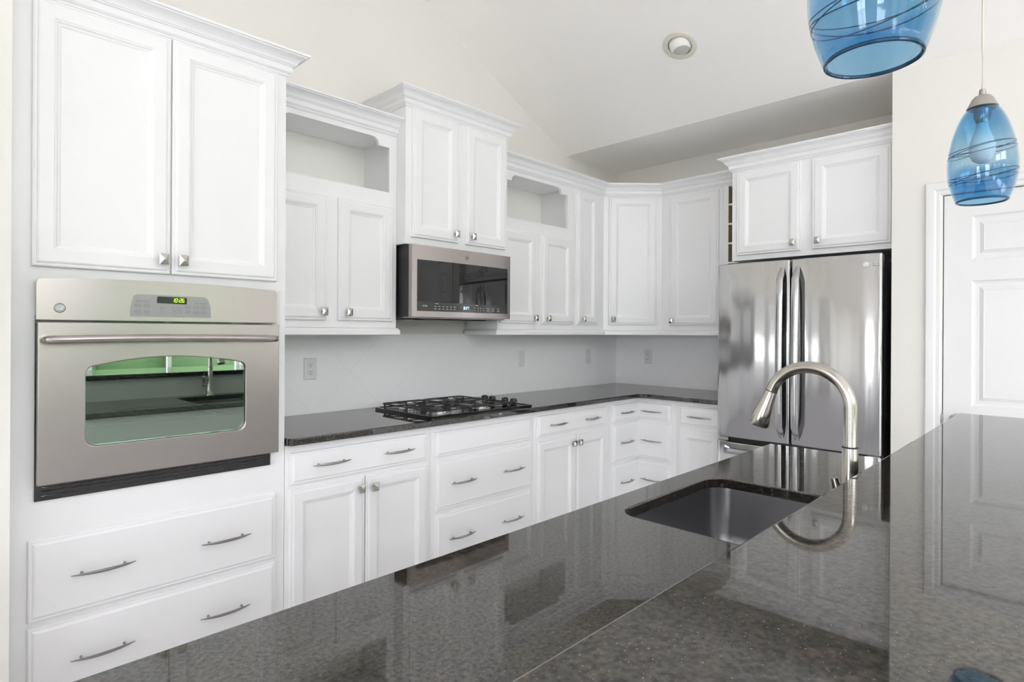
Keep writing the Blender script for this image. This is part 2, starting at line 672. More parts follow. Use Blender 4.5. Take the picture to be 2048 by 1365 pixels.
struct(MB().box(-40, 30, -45, -12, -0.5, -0.45).build('outside_lawn', 'grass'))
struct(MB().box(-40, 30, -12, -7.2, -0.5, -0.44).box(-40, -8.4, -7.2, 8, -0.5, -0.44).build('outside_bounce_ground', 'bounce_paving'))  # unseen ground added as a reflector for daylight
hd = MB()
for k in range(24):
    cx = -24 + k * 1.7
    hh = 2.2 + random.random() * 1.6
    hd.lathe([(0.2, -0.5), (1.1, 0.2), (1.25 + random.random() * .3, hh * .5), (0.9, hh * .85), (0.15, hh)], (cx, -17 + random.random(), 0), 14)
h_ = struct(hd.build('outside_hedge', 'hedge', smooth=True))

# baseboards of the visible wall side
struct(MB().box(DOOR_X - .015, DOOR_X, -2.217, -2.364, 0, .13).box(DOOR_X - .015, DOOR_X, -3.335, REAR_Y, 0, .13).build('baseboard_right', 'trim'))

# door casing
CAS = [(0, 0), (.0, .006), (.006, .012), (.022, .012), (.030, .018), (.050, .020), (.062, .020), (.068, .012), (.068, 0)]
cas = MB()


def casing(mb, prof, y0, y1, zt, x):
    # prof: (distance from opening, thickness)
    L = []
    path = [(y0, 0, 1, 0), (y0, zt, 1, 1), (y1, zt, -1, 1), (y1, 0, -1, 0)]
    for (y, z, sy, sz) in path:
        L.append([(x - t, y + sy * d, z + sz * d) for d, t in prof])
    mb.loops(L, True, True)


casing(cas, CAS, DY0 + .004, DY1 - .004, DZ + .0, DOOR_X)
struct(cas.build('trim_1', 'trim', smooth=False))

# six-panel door
dr = D.objects.new('door_1', None)
COL.objects.link(dr)
dr.location = (DOOR_X, (DY0 + DY1) / 2, 0)
dr.rotation_euler = (0, 0, RB)
dr['kind'] = 'structure'
dcy = -(DY0 + DY1) / 2          # frame x of the door centre
dr['_o'] = [dcy, DOOR_X, 0]
X0, X1 = -DY0 + .004, -DY1 - .004
yf = DOOR_X + 0.004             # front of the slab, frame y
RG = [(0, -.0), (.006, -.007), (.016, -.009), (.028, -.009), (.030, -.009), (.046, -.001), (.050, -.002)]
d = MB()
cols = [(X0 + .112, X0 + .112 + .245), (X1 - .112 - .245, X1 - .112)]
rows = [(.23, .80), (1.004, 1.618), (1.719, 1.934)]
xs = [X0, cols[0][0], cols[0][1], cols[1][0], cols[1][1], X1]
zs = [0.006, .23, .80, 1.004, 1.618, 1.719, 1.934, DZ - .004]
for i in range(5):
    for j in range(7):
        if i in (1, 3) and j in (1, 3, 5):
            continue
        k = len(d.v)
        d.v += [(xs[i], yf, zs[j]), (xs[i + 1], yf, zs[j]), (xs[i + 1], yf, zs[j + 1]), (xs[i], yf, zs[j + 1])]
        d.f.append((k, k + 1, k + 2, k + 3))
for (a, b) in cols:
    for (c, e) in rows:
        L = []
        for ins, h in RG:
            y = yf - h
            L.append([(a + ins, y, c + ins), (b - ins, y, c + ins), (b - ins, y, e - ins), (a + ins, y, e - ins)])
        d.loops(L, False, True)
d.box(X0, X1, yf + .0102, yf + .040, .006, DZ - .004)
for (q0, q1) in ((X0, X0 + .0005), (X1 - .0005, X1)):
    d.box(q0, q1, yf, yf + .011, .006, DZ - .004)
d.box(X0, X1, yf, yf + .011, DZ - .0045, DZ - .004)
slab = d.build('door_slab', 'trim', dr)
k = MB().lathe([(.001, -.062), (.018, -.060), (.026, -.050), (.027, -.040), (.020, -.030), (.011, -.022), (.011, -.008), (.030, -.006), (.032, 0)],
               (X0 + .058, yf, .930), 24, axis='y').build('door_knob', 'pull', dr, slab, smooth=True)
MB().lathe([(.0001, -.030), (.003, -.028), (.0045, -.01), (.005, 0), (.0045, .01), (.003, .028), (.0001, .030)], (X0 - .004, yf - .004, .93), 12).build('latch_plate', 'pull', dr, slab)
struct(MB().box(DOOR_X + .046, DOOR_X + .055, DY0 + .0, DY1, 0, DZ).build('door_dark_backing', 'void'))  # black sheet added to paint the darkness behind the door gaps

# tiled backsplash on both walls
sp = MB().box(-3.255 + 2.825, 2.825 - .0, -0.006, 0, 0, 0.425).build('trim_3', 'tile')
sp.location = (-2.825, 0, .914)
struct(sp)
sp2 = MB().box(0.007, 1.292, -0.006, 0, 0, 0.425).build('trim_4', 'tile')
sp2.location = (0, 0, .914)
sp2.rotation_euler = (0, 0, RB)
struct(sp2)

# ------------------------------------------------------------------ shared hardware meshes
def hw_mesh(mb, name, mat, smooth=True):
    o = mb.build(name, mat, smooth=smooth)
    me = o.data
    D.objects.remove(o)
    return me


kb = MB()
kb.lathe([(.007, 0.0), (.0055, -.006), (.0055, -.015)], (0, 0, 0), 12, axis='y')


def rect(hx, hz, y):
    return [(-hx, y, -hz), (hx, y, -hz), (hx, y, hz), (-hx, y, hz)]


kb.loops([rect(.010, .012, -.014), rect(.0145, .0185, -.021), rect(.0150, .0190, -.024), rect(.0135, .0175, -.0255), rect(.003, .003, -.031)], True, True)
KNOB = hw_mesh(kb, 'knob', 'knob', False)
pb = MB()
N_ = 16
path = [(-.090 + .18 * i / N_, -(.013 + .017 * (1 - (2 * i / N_ - 1) ** 2)), 0) for i in range(N_ + 1)]
rad = [.0014 + .0044 * (1 - abs(2 * i / N_ - 1) ** 2.2) for i in range(N_ + 1)]
pb.tube(path, rad, 8, flat=0.8)
for sx in (-.060, .060):
    pb.tube([(sx, 0, 0), (sx, -.014, 0), (sx * .99, -.0225, 0)], [.0050, .0033, .0032], 8)
PULL = hw_mesh(pb, 'handle', 'pull')

CROWN = [(0, 0), (.003, .001), (.009, .006), (.009, .011), (.013, .013), (.018, .018), (.019, .020), (.019, .040), (.025, .041), (.027, .045),
         (.031, .047), (.032, .051), (.036, .058), (.043, .066), (.052, .072), (.062, .076), (.063, .080), (.070, .081), (.071, .089), (.0, .089)]
RAIL = [(0, 0), (.012, 0), (.018, .004), (.018, .026), (.014, .030), (.012, .034), (.006, .037), (0, .039)]
DOOR = [(0, 0), (0, .012), (.002, .015), (.006, .016), (.008, .0145), (.011, .0145), (.014, .0185), (.018, .020), (.054, .020), (.056, .018), (.060, .017), (.064, .0125), (.070, .0105), (.073, .008), (.074, .008)]
DRAW = [(0, 0), (0, .011), (.002, .0145), (.006, .0155), (.008, .0145), (.010, .0145), (.014, .0185), (.018, .020), (.019, .020)]


def door(root, x0, x1, z0, z1, face, knob=None, name='door'):
    o = MB().panel(x0, x1, z0, z1, -face, DOOR).build(name, 'cab', root)
    if knob:
        inst(KNOB, 'knob', root, o, (knob[0], -face - .020, knob[1]))
    return o


def drawer(root, x0, x1, z0, z1, face, pulls=(), zc=None):
    o = MB().panel(x0, x1, z0, z1, -face, DRAW).build('drawer', 'cab', root)
    for p in pulls:
        inst(PULL, 'handle', root, o, (p, -face - .019, zc if zc else (z0 + z1) / 2))
    return o


# ------------------------------------------------------------------ oven tower
FT = .61
TX0, TX1 = -4.124, -3.260
t = thing('oven_cabinet', 'tall white oven tower cabinet with two upper doors and wide drawers, left of the worktop', 'cabinet', ((TX0 + TX1) / 2, -.3, 0))
OVX0, OVX1, OVZ0, OVZ1 = -4.045, -3.325, .825, 1.49
b = MB()
b.box(TX0, TX0 + .02, -FT + .02, -.003, .10, 2.40).box(TX1 - .02, TX1, -FT + .02, -.003, .10, 2.40)
b.box(TX0 + .02, TX1 - .02, -FT + .02, -.003, 2.38, 2.40)
b.box(TX0 + .02, TX1 - .02, -FT + .02, -.003, 1.51, 1.53).box(TX0 + .02, TX1 - .02, -FT + .02, -.003, .79, .81)
b.poly([(TX0, .10), (TX1, .10), (TX1, 2.40), (TX0, 2.40)], [[(OVX0, OVZ0), (OVX1, OVZ0), (OVX1, OVZ1), (OVX0, OVZ1)]], lambda a, c, h: (a, h, c), -FT, -FT + .02)
b.box(TX0, TX1, -FT + .07, -FT + .09, 0, .10)
b.build('body', 'cab', t)
door(t, -4.073, -3.6865, 1.553, 2.392, FT, (-3.713, 1.604))
door(t, -3.682, -3.299, 1.553, 2.392, FT, (-3.650, 1.604))
drawer(t, -4.078, -3.301, .443, .698, FT, (-3.882, -3.494), .567)
drawer(t, -4.078, -3.301, .168, .425, FT, (-3.882, -3.496), .294)
MB().sweep(CROWN, [(TX0, -FT, 2.392), (TX1, -FT, 2.392), (TX1, -.385, 2.392)]).build('crown_molding', 'cab', t)

# built-in oven
ov = thing('wall_oven', 'stainless built-in wall oven with green clock and bar handle, set in the tall cabinet', 'oven', (-3.683, -.5, .817))
b = MB()
x0, x1, y0, y1, z0, z1 = -4.035, -3.335, -.56, -.06, .84, 1.47
for q in ((x0, x0 + .02, y0, y1, z0, z1), (x1 - .02, x1, y0, y1, z0, z1), (x0 + .02, x1 - .02, y0, y1, z0, z0 + .03), (x0 + .02, x1 - .02, y0, y1, z1 - .13, z1), (x0 + .02, x1 - .02, y1 - .02, y1, z0 + .03, z1 - .13)):
    b.box(*q)
b.build('oven_cavity', 'ovenin', ov)
rk = MB()
for zz in (1.02, 1.16):
    for i in range(15):
        xx = -4.0 + i * .0457
        rk.tube([(xx, -.55, zz), (xx, -.10, zz)], .003, 6)
    for yy in (-.55, -.34, -.10):
        rk.tube([(-4.010, yy, zz + .006), (-3.360, yy, zz + .006)], .004, 6)
rk.build('oven_rack', 'rackmetal', ov)
# black surround behind the steel and vent below
sr = MB().poly([(-4.063, .817), (-3.321, .817), (-3.321, 1.40), (-4.063, 1.40)], [[(-3.99, .90), (-3.38, .90), (-3.38, 1.36), (-3.99, 1.36)]], lambda a, c, h: (a, h, c), -FT - .001, -FT - .010)
for zz in (.832, .846, .858):
    pts = [(-4.045 + i * .0178, -FT - .0105 - .002 * (i % 2), zz + .0015 * math.sin(i * 2.3 + zz * 90)) for i in range(40)]
    sr.tube(pts, .0024, 6)
sr.build('vent_grille', 'black', ov, bevel=.001)
# control panel with arched top
pts = [(-4.062, 1.386)]
pts += [(-3.305, 1.386), (-3.305, 1.500)]
for i in range(4):
    a = i / 3 * PI / 2
    pts.append((-3.305 - .015 + .015 * math.cos(a), 1.500 + .015 * math.sin(a)))
for i in range(1, 14):
    u = i / 14
    xx = -3.320 - (4.062 - .015 - 3.320) * u
    pts.append((xx, 1.515 + .010 * (1 - (2 * u - 1) ** 2)))
for i in range(4):
    a = PI / 2 + i / 3 * PI / 2
    pts.append((-4.062 + .015 + .015 * math.cos(a), 1.500 + .015 * math.sin(a)))
cp = MB().poly(pts, [], lambda a, c, h: (a, h, c), -FT - .001, -FT - .028).build('control_panel', 'steel_oven', ov, bevel=.004)
yf = -FT - .0284
mp_ = [(-3.812, 1.401), (-3.555, 1.401), (-3.556, 1.44), (-3.566, 1.470), (-3.572, 1.4745), (-3.58, 1.4765), (-3.79, 1.4775), (-3.798, 1.4755), (-3.803, 1.470), (-3.812, 1.43)]
kp = MB().poly(mp_, [], lambda a, c, h: (a, h, c), yf + .001, yf - .0012).build('keypad', 'greypanel', ov, cp)
dsp = MB().poly([(-3.732, 1.449), (-3.637, 1.4475), (-3.636, 1.469), (-3.640, 1.4715), (-3.728, 1.4725), (-3.732, 1.469)], [], lambda a, c, h: (a, h, c), yf, yf - .0018).build('display', 'display', ov, cp)
SEG = {'0': 'abcdef', '1': 'bc', '2': 'abged', '3': 'abgcd', '4': 'fgbc', '5': 'afgcd', '6': 'afgedc', '7': 'abc', '8': 'abcdefg', '9': 'abcdfg'}


def digits(s_, x, z, w, h, y, th, sl=.12):
    mb = MB()
    for ch in s_:
        if ch == ':':
            for q in (.3, .7):
                mb.box(x + sl * h * q, x + sl * h * q + th, y, y - .0005, z + h * q - th / 2, z + h * q + th / 2)
            x += th * 2.2
            continue
        S = {'a': ((0, 1), (1, 1)), 'g': ((0, .5), (1, .5)), 'd': ((0, 0), (1, 0)), 'f': ((0, .5), (0, 1)), 'b': ((1, .5), (1, 1)), 'e': ((0, 0), (0, .5)), 'c': ((1, 0), (1, .5))}
        for g in SEG[ch]:
            (a0, b0), (a1, b1) = S[g]
            pa = (x + a0 * w + sl * h * b0, z + b0 * h)
            pb_ = (x + a1 * w + sl * h * b1, z + b1 * h)
            if b0 == b1:
                q = [(pa[0] - th * .3, pa[1] - th / 2), (pb_[0] + th * .3, pa[1] - th / 2), (pb_[0] + th * .3, pa[1] + th / 2), (pa[0] - th * .3, pa[1] + th / 2)]
            else:
                q = [(pa[0] - th / 2, pa[1]), (pa[0] + th / 2, pa[1]), (pb_[0] + th / 2, pb_[1]), (pb_[0] - th / 2, pb_[1])]
            mb.poly(q, [], lambda a, c, h_: (a, h_, c), y, y - .0005)
        x += w * 1.55
    return mb


digits('10:26', -3.684, 1.4545, .0058, .0125, yf - .0018, .0021).build('clock_digits', 'green', ov, cp)
for (bx, bz, r_) in ((-3.79, 1.439, .0085), (-3.762, 1.439, .0085), (-3.79, 1.417, .0085), (-3.762, 1.417, .0085), (-3.716, 1.432, .006), (-3.716, 1.416, .006), (-3.676, 1.430, .0075), (-3.658, 1.430, .007),
                     (-3.676, 1.417, .006), (-3.658, 1.417, .005), (-3.634, 1.437, .0075), (-3.634, 1.420, .007), (-3.606, 1.437, .0085), (-3.580, 1.437, .0085), (-3.606, 1.418, .0085), (-3.580, 1.418, .008)):
    ang = [(bx + r_ * 1.15 * math.cos(a * PI / 8), bz + r_ * .8 * math.sin(a * PI / 8)) for a in range(16)]
    inn = [(bx + (r_ - .0007) * 1.15 * math.cos(a * PI / 8), bz + (r_ * .8 - .0007) * math.sin(a * PI / 8)) for a in range(16)]
    MB().poly(ang, [inn], lambda a, c, h: (a, h, c), yf - .001, yf - .0015).build('button', 'print', ov, kp)
for (s_, bx, bz, sz) in (('BAKE', -3.79, 1.439, .0048), ('BROIL', -3.762, 1.439, .0042), ('OVEN', -3.79, 1.417, .0042), ('CLEAN', -3.762, 1.417, .0042), ('OVEN CONTROLS', -3.776, 1.4535, .0050), ('START', -3.606, 1.437, .0042), ('STOP', -3.580, 1.437, .0042),
                         ('TIMER', -3.606, 1.418, .0042), ('LIGHT', -3.580, 1.418, .0042), ('TIMER CONTROLS', -3.592, 1.4515, .0046), ('COOK', -3.634, 1.437, .0040), ('CLOCK', -3.634, 1.420, .0040)):
    text(s_, sz, (bx, yf - .0013, bz), 'print', ov, kp, 'button_lettering', .0001)
em = MB().lathe([(.0155, 0), (.0155, -.002), (.0135, -.003), (.013, -.0022), (.0001, -.0022)], (-4.004, yf + .001, 1.4235), 28, axis='y').build('emblem', 'emblem', ov, cp, smooth=True)
text('GE', .0185, (-4.004, yf - .0016, 1.4235), 'logo', ov, em, 'emblem_lettering', .0003, shear=.3, space=.8)
# oven door with arched window
ZB, ZT = .871, 1.378
win = []


def arc(cx, cz, r, a0, a1, n=5):
    return [(cx + r * math.cos(math.radians(a0 + (a1 - a0) * i / n)), cz + r * math.sin(math.radians(a0 + (a1 - a0) * i / n))) for i in range(n + 1)]


WX0, WX1, WZ0 = -3.938, -3.434, .977
win += arc(WX0 + .03, WZ0 + .03, .03, 180, 270) + arc(WX1 - .03, WZ0 + .03, .03, 270, 360) + arc(WX1 - .025, 1.212, .025, 0, 80)
for i in range(1, 12):
    u = i / 12
    win.append((WX1 - .025 - (WX1 - WX0 - .05) * u, 1.237 + .026 * (1 - (2 * u - 1) ** 2)))
win += arc(WX0 + .025, 1.212, .025, 100, 180)
out = [(-4.060, ZB), (-3.303, ZB), (-3.303, ZT), (-4.060, ZT)]
od = MB().poly(out, [win], lambda a, c, h: (a, h, c), -FT - .011, -FT - .046).build('door', 'steel_oven', ov, bevel=.003)
MB().poly([((a + 3.686) * .995 - 3.686, (c - 1.115) * .995 + 1.115) for a, c in win], [], lambda a, c, h: (a, h, c), -FT - .030, -FT - .036).build('door_window', 'ovenglass', ov, od)
inw = [((a + 3.686) * .985 - 3.686, (c - 1.115) * .97 + 1.115) for a, c in win]
MB().poly([((a + 3.686) * 1.0 - 3.686, (c - 1.115) * 1.0 + 1.115) for a, c in win], [inw], lambda a, c, h: (a, h, c), -FT - .012, -FT - .028).build('window_frame', 'ovenin', ov, od)
hb = MB()
hz, hy = 1.324, -FT - .088
P = [(-4.038, -FT - .044, hz), (-4.042, -FT - .064, hz), (-4.037, -FT - .080, hz), (-4.018, hy, hz)]
for i in range(1, 12):
    u = i / 12
    P.append((-4.018 + (4.018 - 3.352) * u, hy - .006 * (1 - (2 * u - 1) ** 2), hz + .004 * (1 - (2 * u - 1) ** 2)))
P += [(-3.352, hy, hz), (-3.333, -FT - .080, hz), (-3.328, -FT - .064, hz), (-3.332, -FT - .044, hz)]
hb.tube(P, .0125, 14, flat=1.0)
hb.build('handle', 'steel_oven', ov, od, smooth=True)


# ------------------------------------------------------------------ wall cabinets
def valance_cab(root, x0, x1, nx0, nx1, face=.305, ztop=2.40, nz0=2.090, nz1=2.385):
    """cabinet body: closed box below, open display niche with a scrolled valance above"""
    b = MB()
    b.box(x0, x1, -face + .02, -.003, 1.372, nz0 - .015)
    b.box(x0, x1, -face + .02, -.003, nz1, ztop)
    b.box(x0, x0 + .018, -face + .02, -.003, nz0 - .015, nz1).box(x1 - .018, x1, -face + .02, -.003, nz0 - .015, nz1)
    r, s_ = .040, .058
    zt, zb = 2.368, 2.328
    pr = [(nx0, zb), (nx0 + s_, zb)] + [(nx0 + s_ + .004 + r * (1 - math.cos(a * PI / 12)), zb + r * math.sin(a * PI / 12)) for a in range(0, 7)]
    pl = [(nx0 + nx1 - a, c) for a, c in reversed(pr)]
    hole = [(nx0, nz0), (nx1, nz0)] + [(a, c) for a, c in reversed(pl)][0:0]
    hole = [(nx1, nz0), (nx0, nz0)] + pr + pl
    b.poly([(x0, 1.372), (x1, 1.372), (x1, ztop), (x0, ztop)], [hole], lambda a, c, h: (a, h, c), -face, -face + .02)
    bd = b.build('body', 'cab', root)
    n = MB().box(x0 + .018, x1 - .018, -.010, -.004, nz0 - .014, nz1 - .001).build('niche_back', 'niche', root)
    return bd


K = 1.449
u1 = thing('upper_cabinet', 'white wall cabinet with open display niche over two doors, between oven tower and microwave', 'cabinet', (-2.883, -.15, 1.333))
valance_cab(u1, -3.258, -2.509, -3.20, -2.556)
door(u1, -3.226, -2.917, 1.407, 2.013, .305, (-2.941, K))
door(u1, -2.857, -2.541, 1.407, 2.013, .305, (-2.808, K))
MB().sweep(CROWN, [(-3.258, -.305, 2.392), (-2.509, -.305, 2.392)]).build('crown_molding', 'cab', u1)
MB().sweep(RAIL, [(-3.258, -.300, 1.333), (-2.507, -.300, 1.333), (-2.507, -.008, 1.333)]).build('light_rail', 'cab', u1)

FM = .385
um = thing('upper_cabinet', 'raised white cabinet with mitred crown directly above the microwave', 'cabinet', (-2.128, -.19, 1.812))
b = MB().box(-2.508, -1.7505, -FM, -.003, 1.818, 2.547)
b.build('body', 'cab', um, bevel=.001)
door(um, -2.472, -2.152, 1.857, 2.541, FM, (-2.181, 1.903))
door(um, -2.096, -1.772, 1.857, 2.541, FM, (-2.055, 1.903))
MB().sweep(CROWN, [(-2.508, -.003, 2.541), (-2.508, -FM, 2.541), (-1.7505, -FM, 2.541), (-1.7505, -.003, 2.541)]).build('crown_molding', 'cab', um)

u2 = thing('upper_cabinet', 'white wall cabinet with open display niche over two doors, right of the microwave', 'cabinet', (-1.367, -.15, 1.333))
valance_cab(u2, -1.7495, -.986, -1.69, -1.058)
door(u2, -1.733, -1.397, 1.411, 2.011, .305, (-1.423, K))
door(u2, -1.342, -1.013, 1.411, 2.011, .305, (-1.294, K))
MB().sweep(CROWN, [(-1.7495, -.305, 2.392), (-.986, -.305, 2.392)]).build('crown_molding', 'cab', u2)
MB().sweep(RAIL, [(-1.7495 + .0, -.008, 1.333), (-1.7515, -.300, 1.333), (-.986, -.300, 1.333)]).build('light_rail', 'cab', u2)

u3 = thing('upper_cabinet', 'narrow white single-door wall cabinet just left of the diagonal corner cabinet', 'cabinet', (-.8, -.15, 1.333))
MB().box(-.985, -.6185, -.305, -.003, 1.372, 2.40).build('body', 'cab', u3)
door(u3, -.957, -.711, 1.413, 2.384, .305, (-.905, K + .003))
n45 = Vector((-math.sin(PI / 8) / math.cos(PI / 8), -1))
MB().sweep(CROWN, [(-.985, -.305, 2.392), (-.6185, -.305, 2.392)], ends=(None, tuple(n45))).build('crown_molding', 'cab', u3)
MB().sweep(RAIL, [(-.985, -.300, 1.333), (-.6165, -.300, 1.333)], ends=(None, tuple(n45))).build('light_rail', 'cab', u3)

# diagonal corner cabinet (frame rotated 45 degrees)
dg = thing('corner_cabinet', 'tall single-door white wall cabinet set diagonally across the corner', 'cabinet', (0, -.45, 1.333), RD)
VF = .6537
hw = .2218
cb = [(-hw, -VF), (hw, -VF), (.4365, -.441), (.2185, -.220), (0.0, -.006), (-.2185, -.220), (-.4365, -.441)]
bb = MB().poly([(-hw, -VF), (hw, -VF), (.430, -.445), (.006, -.0125), (-.006, -.0125), (-.430, -.445)], [], lambda a, c, h: (a, c, h), 1.372, 2.40).build('body', 'cab', dg)
door(dg, -.184, .181, 1.413, 2.388, VF, (-.151, K + .005))
tn = math.tan(PI / 8)
MB().sweep(CROWN, [(-hw, -VF, 2.392), (hw, -VF, 2.392)], ends=((tn, -1), (-tn, -1))).build('crown_molding', 'cab', dg)
MB().sweep(RAIL, [(-hw, -VF + .005, 1.333), (hw, -VF + .005, 1.333)], ends=((tn, -1), (-tn, -1))).build('light_rail', 'cab', dg)

# fridge wall uppers (frame x = distance from the corner)
ub = thing('upper_cabinet', 'tall single-door white wall cabinet between the diagonal corner and the wine rack', 'cabinet', (.86, -.15, 1.333), RB)
MB().box(.6185, 1.104, -.305, -.003, 1.372, 2.40).build('body', 'cab', ub)
door(ub, .696, 1.079, 1.411, 2.378, .305, (.722, K - .004))
MB().sweep(CROWN, [(.6185, -.305, 2.392), (1.104, -.305, 2.392)], ends=((tn, -1), None)).build('crown_molding', 'cab', ub)
MB().sweep(RAIL, [(.6165, -.300, 1.333), (1.104, -.300, 1.333)], ends=((tn, -1), None)).build('light_rail', 'cab', ub)

wr = thing('wine_rack', 'white open-slotted wine rack squeezed between wall cabinet and fridge cabinet', 'rack', (1.2, -.15, 1.333), RB)
b = MB()
b.box(1.105, 1.144, -.305, -.003, 1.372, 2.40).box(1.280, 1.305, -.305, -.003, 1.372, 2.40)
b.box(1.144, 1.280, -.305, -.02, 2.389, 2.40)
for i in range(7):
    zt = 2.389 - .1365 * (i + 1)
    b.box(1.144, 1.280, -.305, -.02, zt, zt + .0115)
b.box(1.144, 1.280, -.305, -.02, 1.372, 1.434)
b.build('body', 'cab', wr)
MB().box(1.145, 1.279, -.018, -.005, 1.374, 2.398).box(1.1442, 1.1452, -.304, -.02, 1.374, 2.388).box(1.2788, 1.2798, -.304, -.02, 1.374, 2.388).build('inner_lining', 'rack', wr)
MB().sweep(CROWN, [(1.105, -.305, 2.392), (1.305, -.305, 2.392)]).build('crown_molding', 'cab', wr)
MB().sweep(RAIL, [(1.105, -.300, 1.333), (1.305, -.300, 1.333)]).build('light_rail', 'cab', wr)

uf = thing('upper_cabinet', 'deep two-door white cabinet with crown, mounted above the refrigerator', 'cabinet', (1.76, -.3, 1.82), RB)
MB().box(1.307, 2.215, -FT, -.003, 1.819, 2.40).build('body', 'cab', uf, bevel=.001)
door(uf, 1.344, 1.731, 1.851, 2.386, FT, (1.691, 1.899))
door(uf, 1.795, 2.194, 1.851, 2.386, FT, (1.829, 1.899))
MB().sweep(CROWN, [(1.307, -.37, 2.392), (1.307, -FT, 2.392), (2.215, -FT, 2.392)]).build('crown_molding', 'cab', uf)

# ------------------------------------------------------------------ base cabinets
def base_body(root, boxes):
    b = MB()
    for q in boxes:
        b.box(*q)
    return b.build('body', 'cab', root)


def toe(x0, x1, rot=0):
    return (x0, x1, -.54, -.52, 0, .10)


FB = .61
b1 = thing('base_cabinet', 'white base cabinet with one wide drawer over two doors, next to the oven tower', 'cabinet', (-2.88, -.3, 0))
base_body(b1, [(-3.258, -2.5105, -FB, -.003, .10, .882), toe(-3.258, -2.5105)])
drawer(b1, -3.241, -2.541, .719, .850, FB, (-3.060, -2.715), .789)
door(b1, -3.241, -2.891, .13, .700, FB, (-2.919, .652))
door(b1, -2.885, -2.536, .13, .700, FB, (-2.849, .648))
b2 = thing('base_cabinet', 'white three-tier drawer base cabinet directly under the gas cooktop', 'cabinet', (-2.13, -.3, 0))
base_body(b2, [(-2.5095, -1.7505, -FB, -.003, .10, .882), toe(-2.5095, -1.7505)])
drawer(b2, -2.485, -1.778, .723, .847, FB)
drawer(b2, -2.484, -1.777, .450, .701, FB, (-2.310, -1.935), .577)
drawer(b2, -2.484, -1.778, .165, .430, FB, (-2.318, -1.942), .297)
b3 = thing('base_cabinet', 'white base cabinet with wide drawer over two doors, right of the cooktop drawers', 'cabinet', (-1.37, -.3, 0))
base_body(b3, [(-1.7495, -.9805, -FB, -.003, .10, .882), toe(-1.7495, -.9805)])
drawer(b3, -1.722, -1.019, .727, .852, FB, (-1.543, -1.194), .791)
door(b3, -1.722, -1.354, .13, .703, FB, (-1.396, .653))
door(b3, -1.349, -1.019, .13, .703, FB, (-1.334, .653))
b4 = thing('corner_base_cabinet', 'white inside-corner base cabinet with three angled two-faced drawers', 'cabinet', (-.4, -.4, 0))
base_body(b4, [(-.9795, -.003, -FB, -.003, .10, .882), (-FB, -.003, -.9195, -FB, .10, .882), toe(-.9795, -.52), (-.54, -.52, -.9195, -.52, 0, .10)])
for (z0, z1, zc) in ((.736, .850, .792), (.456, .714, .584), (.168, .436, .306)):
    mb = MB().panel(-.938, -.6115, z0, z1, -FB, DRAW)
    mb2 = MB().panel(.6115, .880, z0, z1, -FB, DRAW)
    k = len(mb.v)
    mb.v += [tuple(rotz(v, RB)) for v in mb2.v]
    mb.f += [tuple(i + k for i in f) for f in mb2.f]
    o = mb.build('drawer', 'cab', b4)
    inst(PULL, 'handle', b4, o, (-.786, -FB - .019, zc))
    h2 = inst(PULL, 'handle', b4, o, tuple(rotz((.740, -FB - .019, zc), RB)))
    h2.rotation_euler = (0, 0, RB)
b5 = thing('base_cabinet', 'white base cabinet with drawer over one door, beside the refrigerator', 'cabinet', (1.1, -.3, 0), RB)
base_body(b5, [(.9205, 1.265, -FB, -.003, .10, .882), toe(.9205, 1.265)])
drawer(b5, .946, 1.245, .723, .852, FB, (1.100,), .786)
door(b5, .947, 1.245, .13, .697, FB, None)


# ------------------------------------------------------------------ worktops
def offset(poly, d):
    n = len(poly)
    area = sum(poly[i][0] * poly[(i + 1) % n][1] - poly[(i + 1) % n][0] * poly[i][1] for i in range(n))
    sg = 1 if area > 0 else -1
    out = []
    for i in range(n):
        p0, p, p1 = Vector(poly[i - 1]), Vector(poly[i]), Vector(poly[(i + 1) % n])
        d0, d1 = (p - p0).normalized(), (p1 - p).normalized()
        n0, n1 = Vector((-d0.y, d0.x)) * sg, Vector((-d1.y, d1.x)) * sg
        b = (n0 + n1).normalized()
        out.append(tuple(p + b * d / max(.3, b.dot(n0))))
    return out


def slab_mesh(outer, holes, z0, z1, e=.004):
    """flat slab with eased top and bottom edges; positive offset shrinks the outline"""
    mb = MB()
    prof = [(e, z0), (e * .3, z0 + e * .3), (0, z0 + e), (0, z1 - e), (e * .3, z1 - e * .3), (e, z1)]
    mb.loops([[(x, y, z) for x, y in offset(outer, o)] for o, z in prof])
    for h in holes:
        mb.loops([[(x, y, z) for x, y in offset(h, -o)] for o, z in prof])
    a = offset(outer, e)
    hs = [offset(h, -e) for h in holes]
    for z in (z0, z1):
        allp = [a] + hs
        tris = tessellate_polygon([[Vector((p[0], p[1], 0)) for p in l] for l in allp])
        k = len(mb.v)
        for l in allp:
            mb.v += [(p[0], p[1], z) for p in l]
        mb.f += [(k + t_[0], k + t_[1], k + t_[2]) for t_ in tris]
    return mb


import bmesh


def weld(o):
    bm = bmesh.new()
    bm.from_mesh(o.data)
    bmesh.ops.remove_doubles(bm, verts=bm.verts, dist=1e-5)
    bmesh.ops.recalc_face_normals(bm, faces=bm.faces)
    bm.to_mesh(o.data)
    bm.free()
    return o


L_out = [(-.007, -.007), (-3.256, -.007), (-3.256, -.634), (-3.242, -.650), (-.705, -.650), (-.672, -.660), (-.655, -.680), (-.650, -.712), (-.650, -1.266), (-.007, -1.266)]
wt = weld(slab_mesh(L_out, [], .884, .914, .005).build('worktop', 'granite'))
tag(wt, 'long L-shaped dark granite worktop running under the wall cabinets', 'worktop')

# island
ISX0, ISX1 = -5.6, -1.925
IY0, BY = -2.052, -2.633


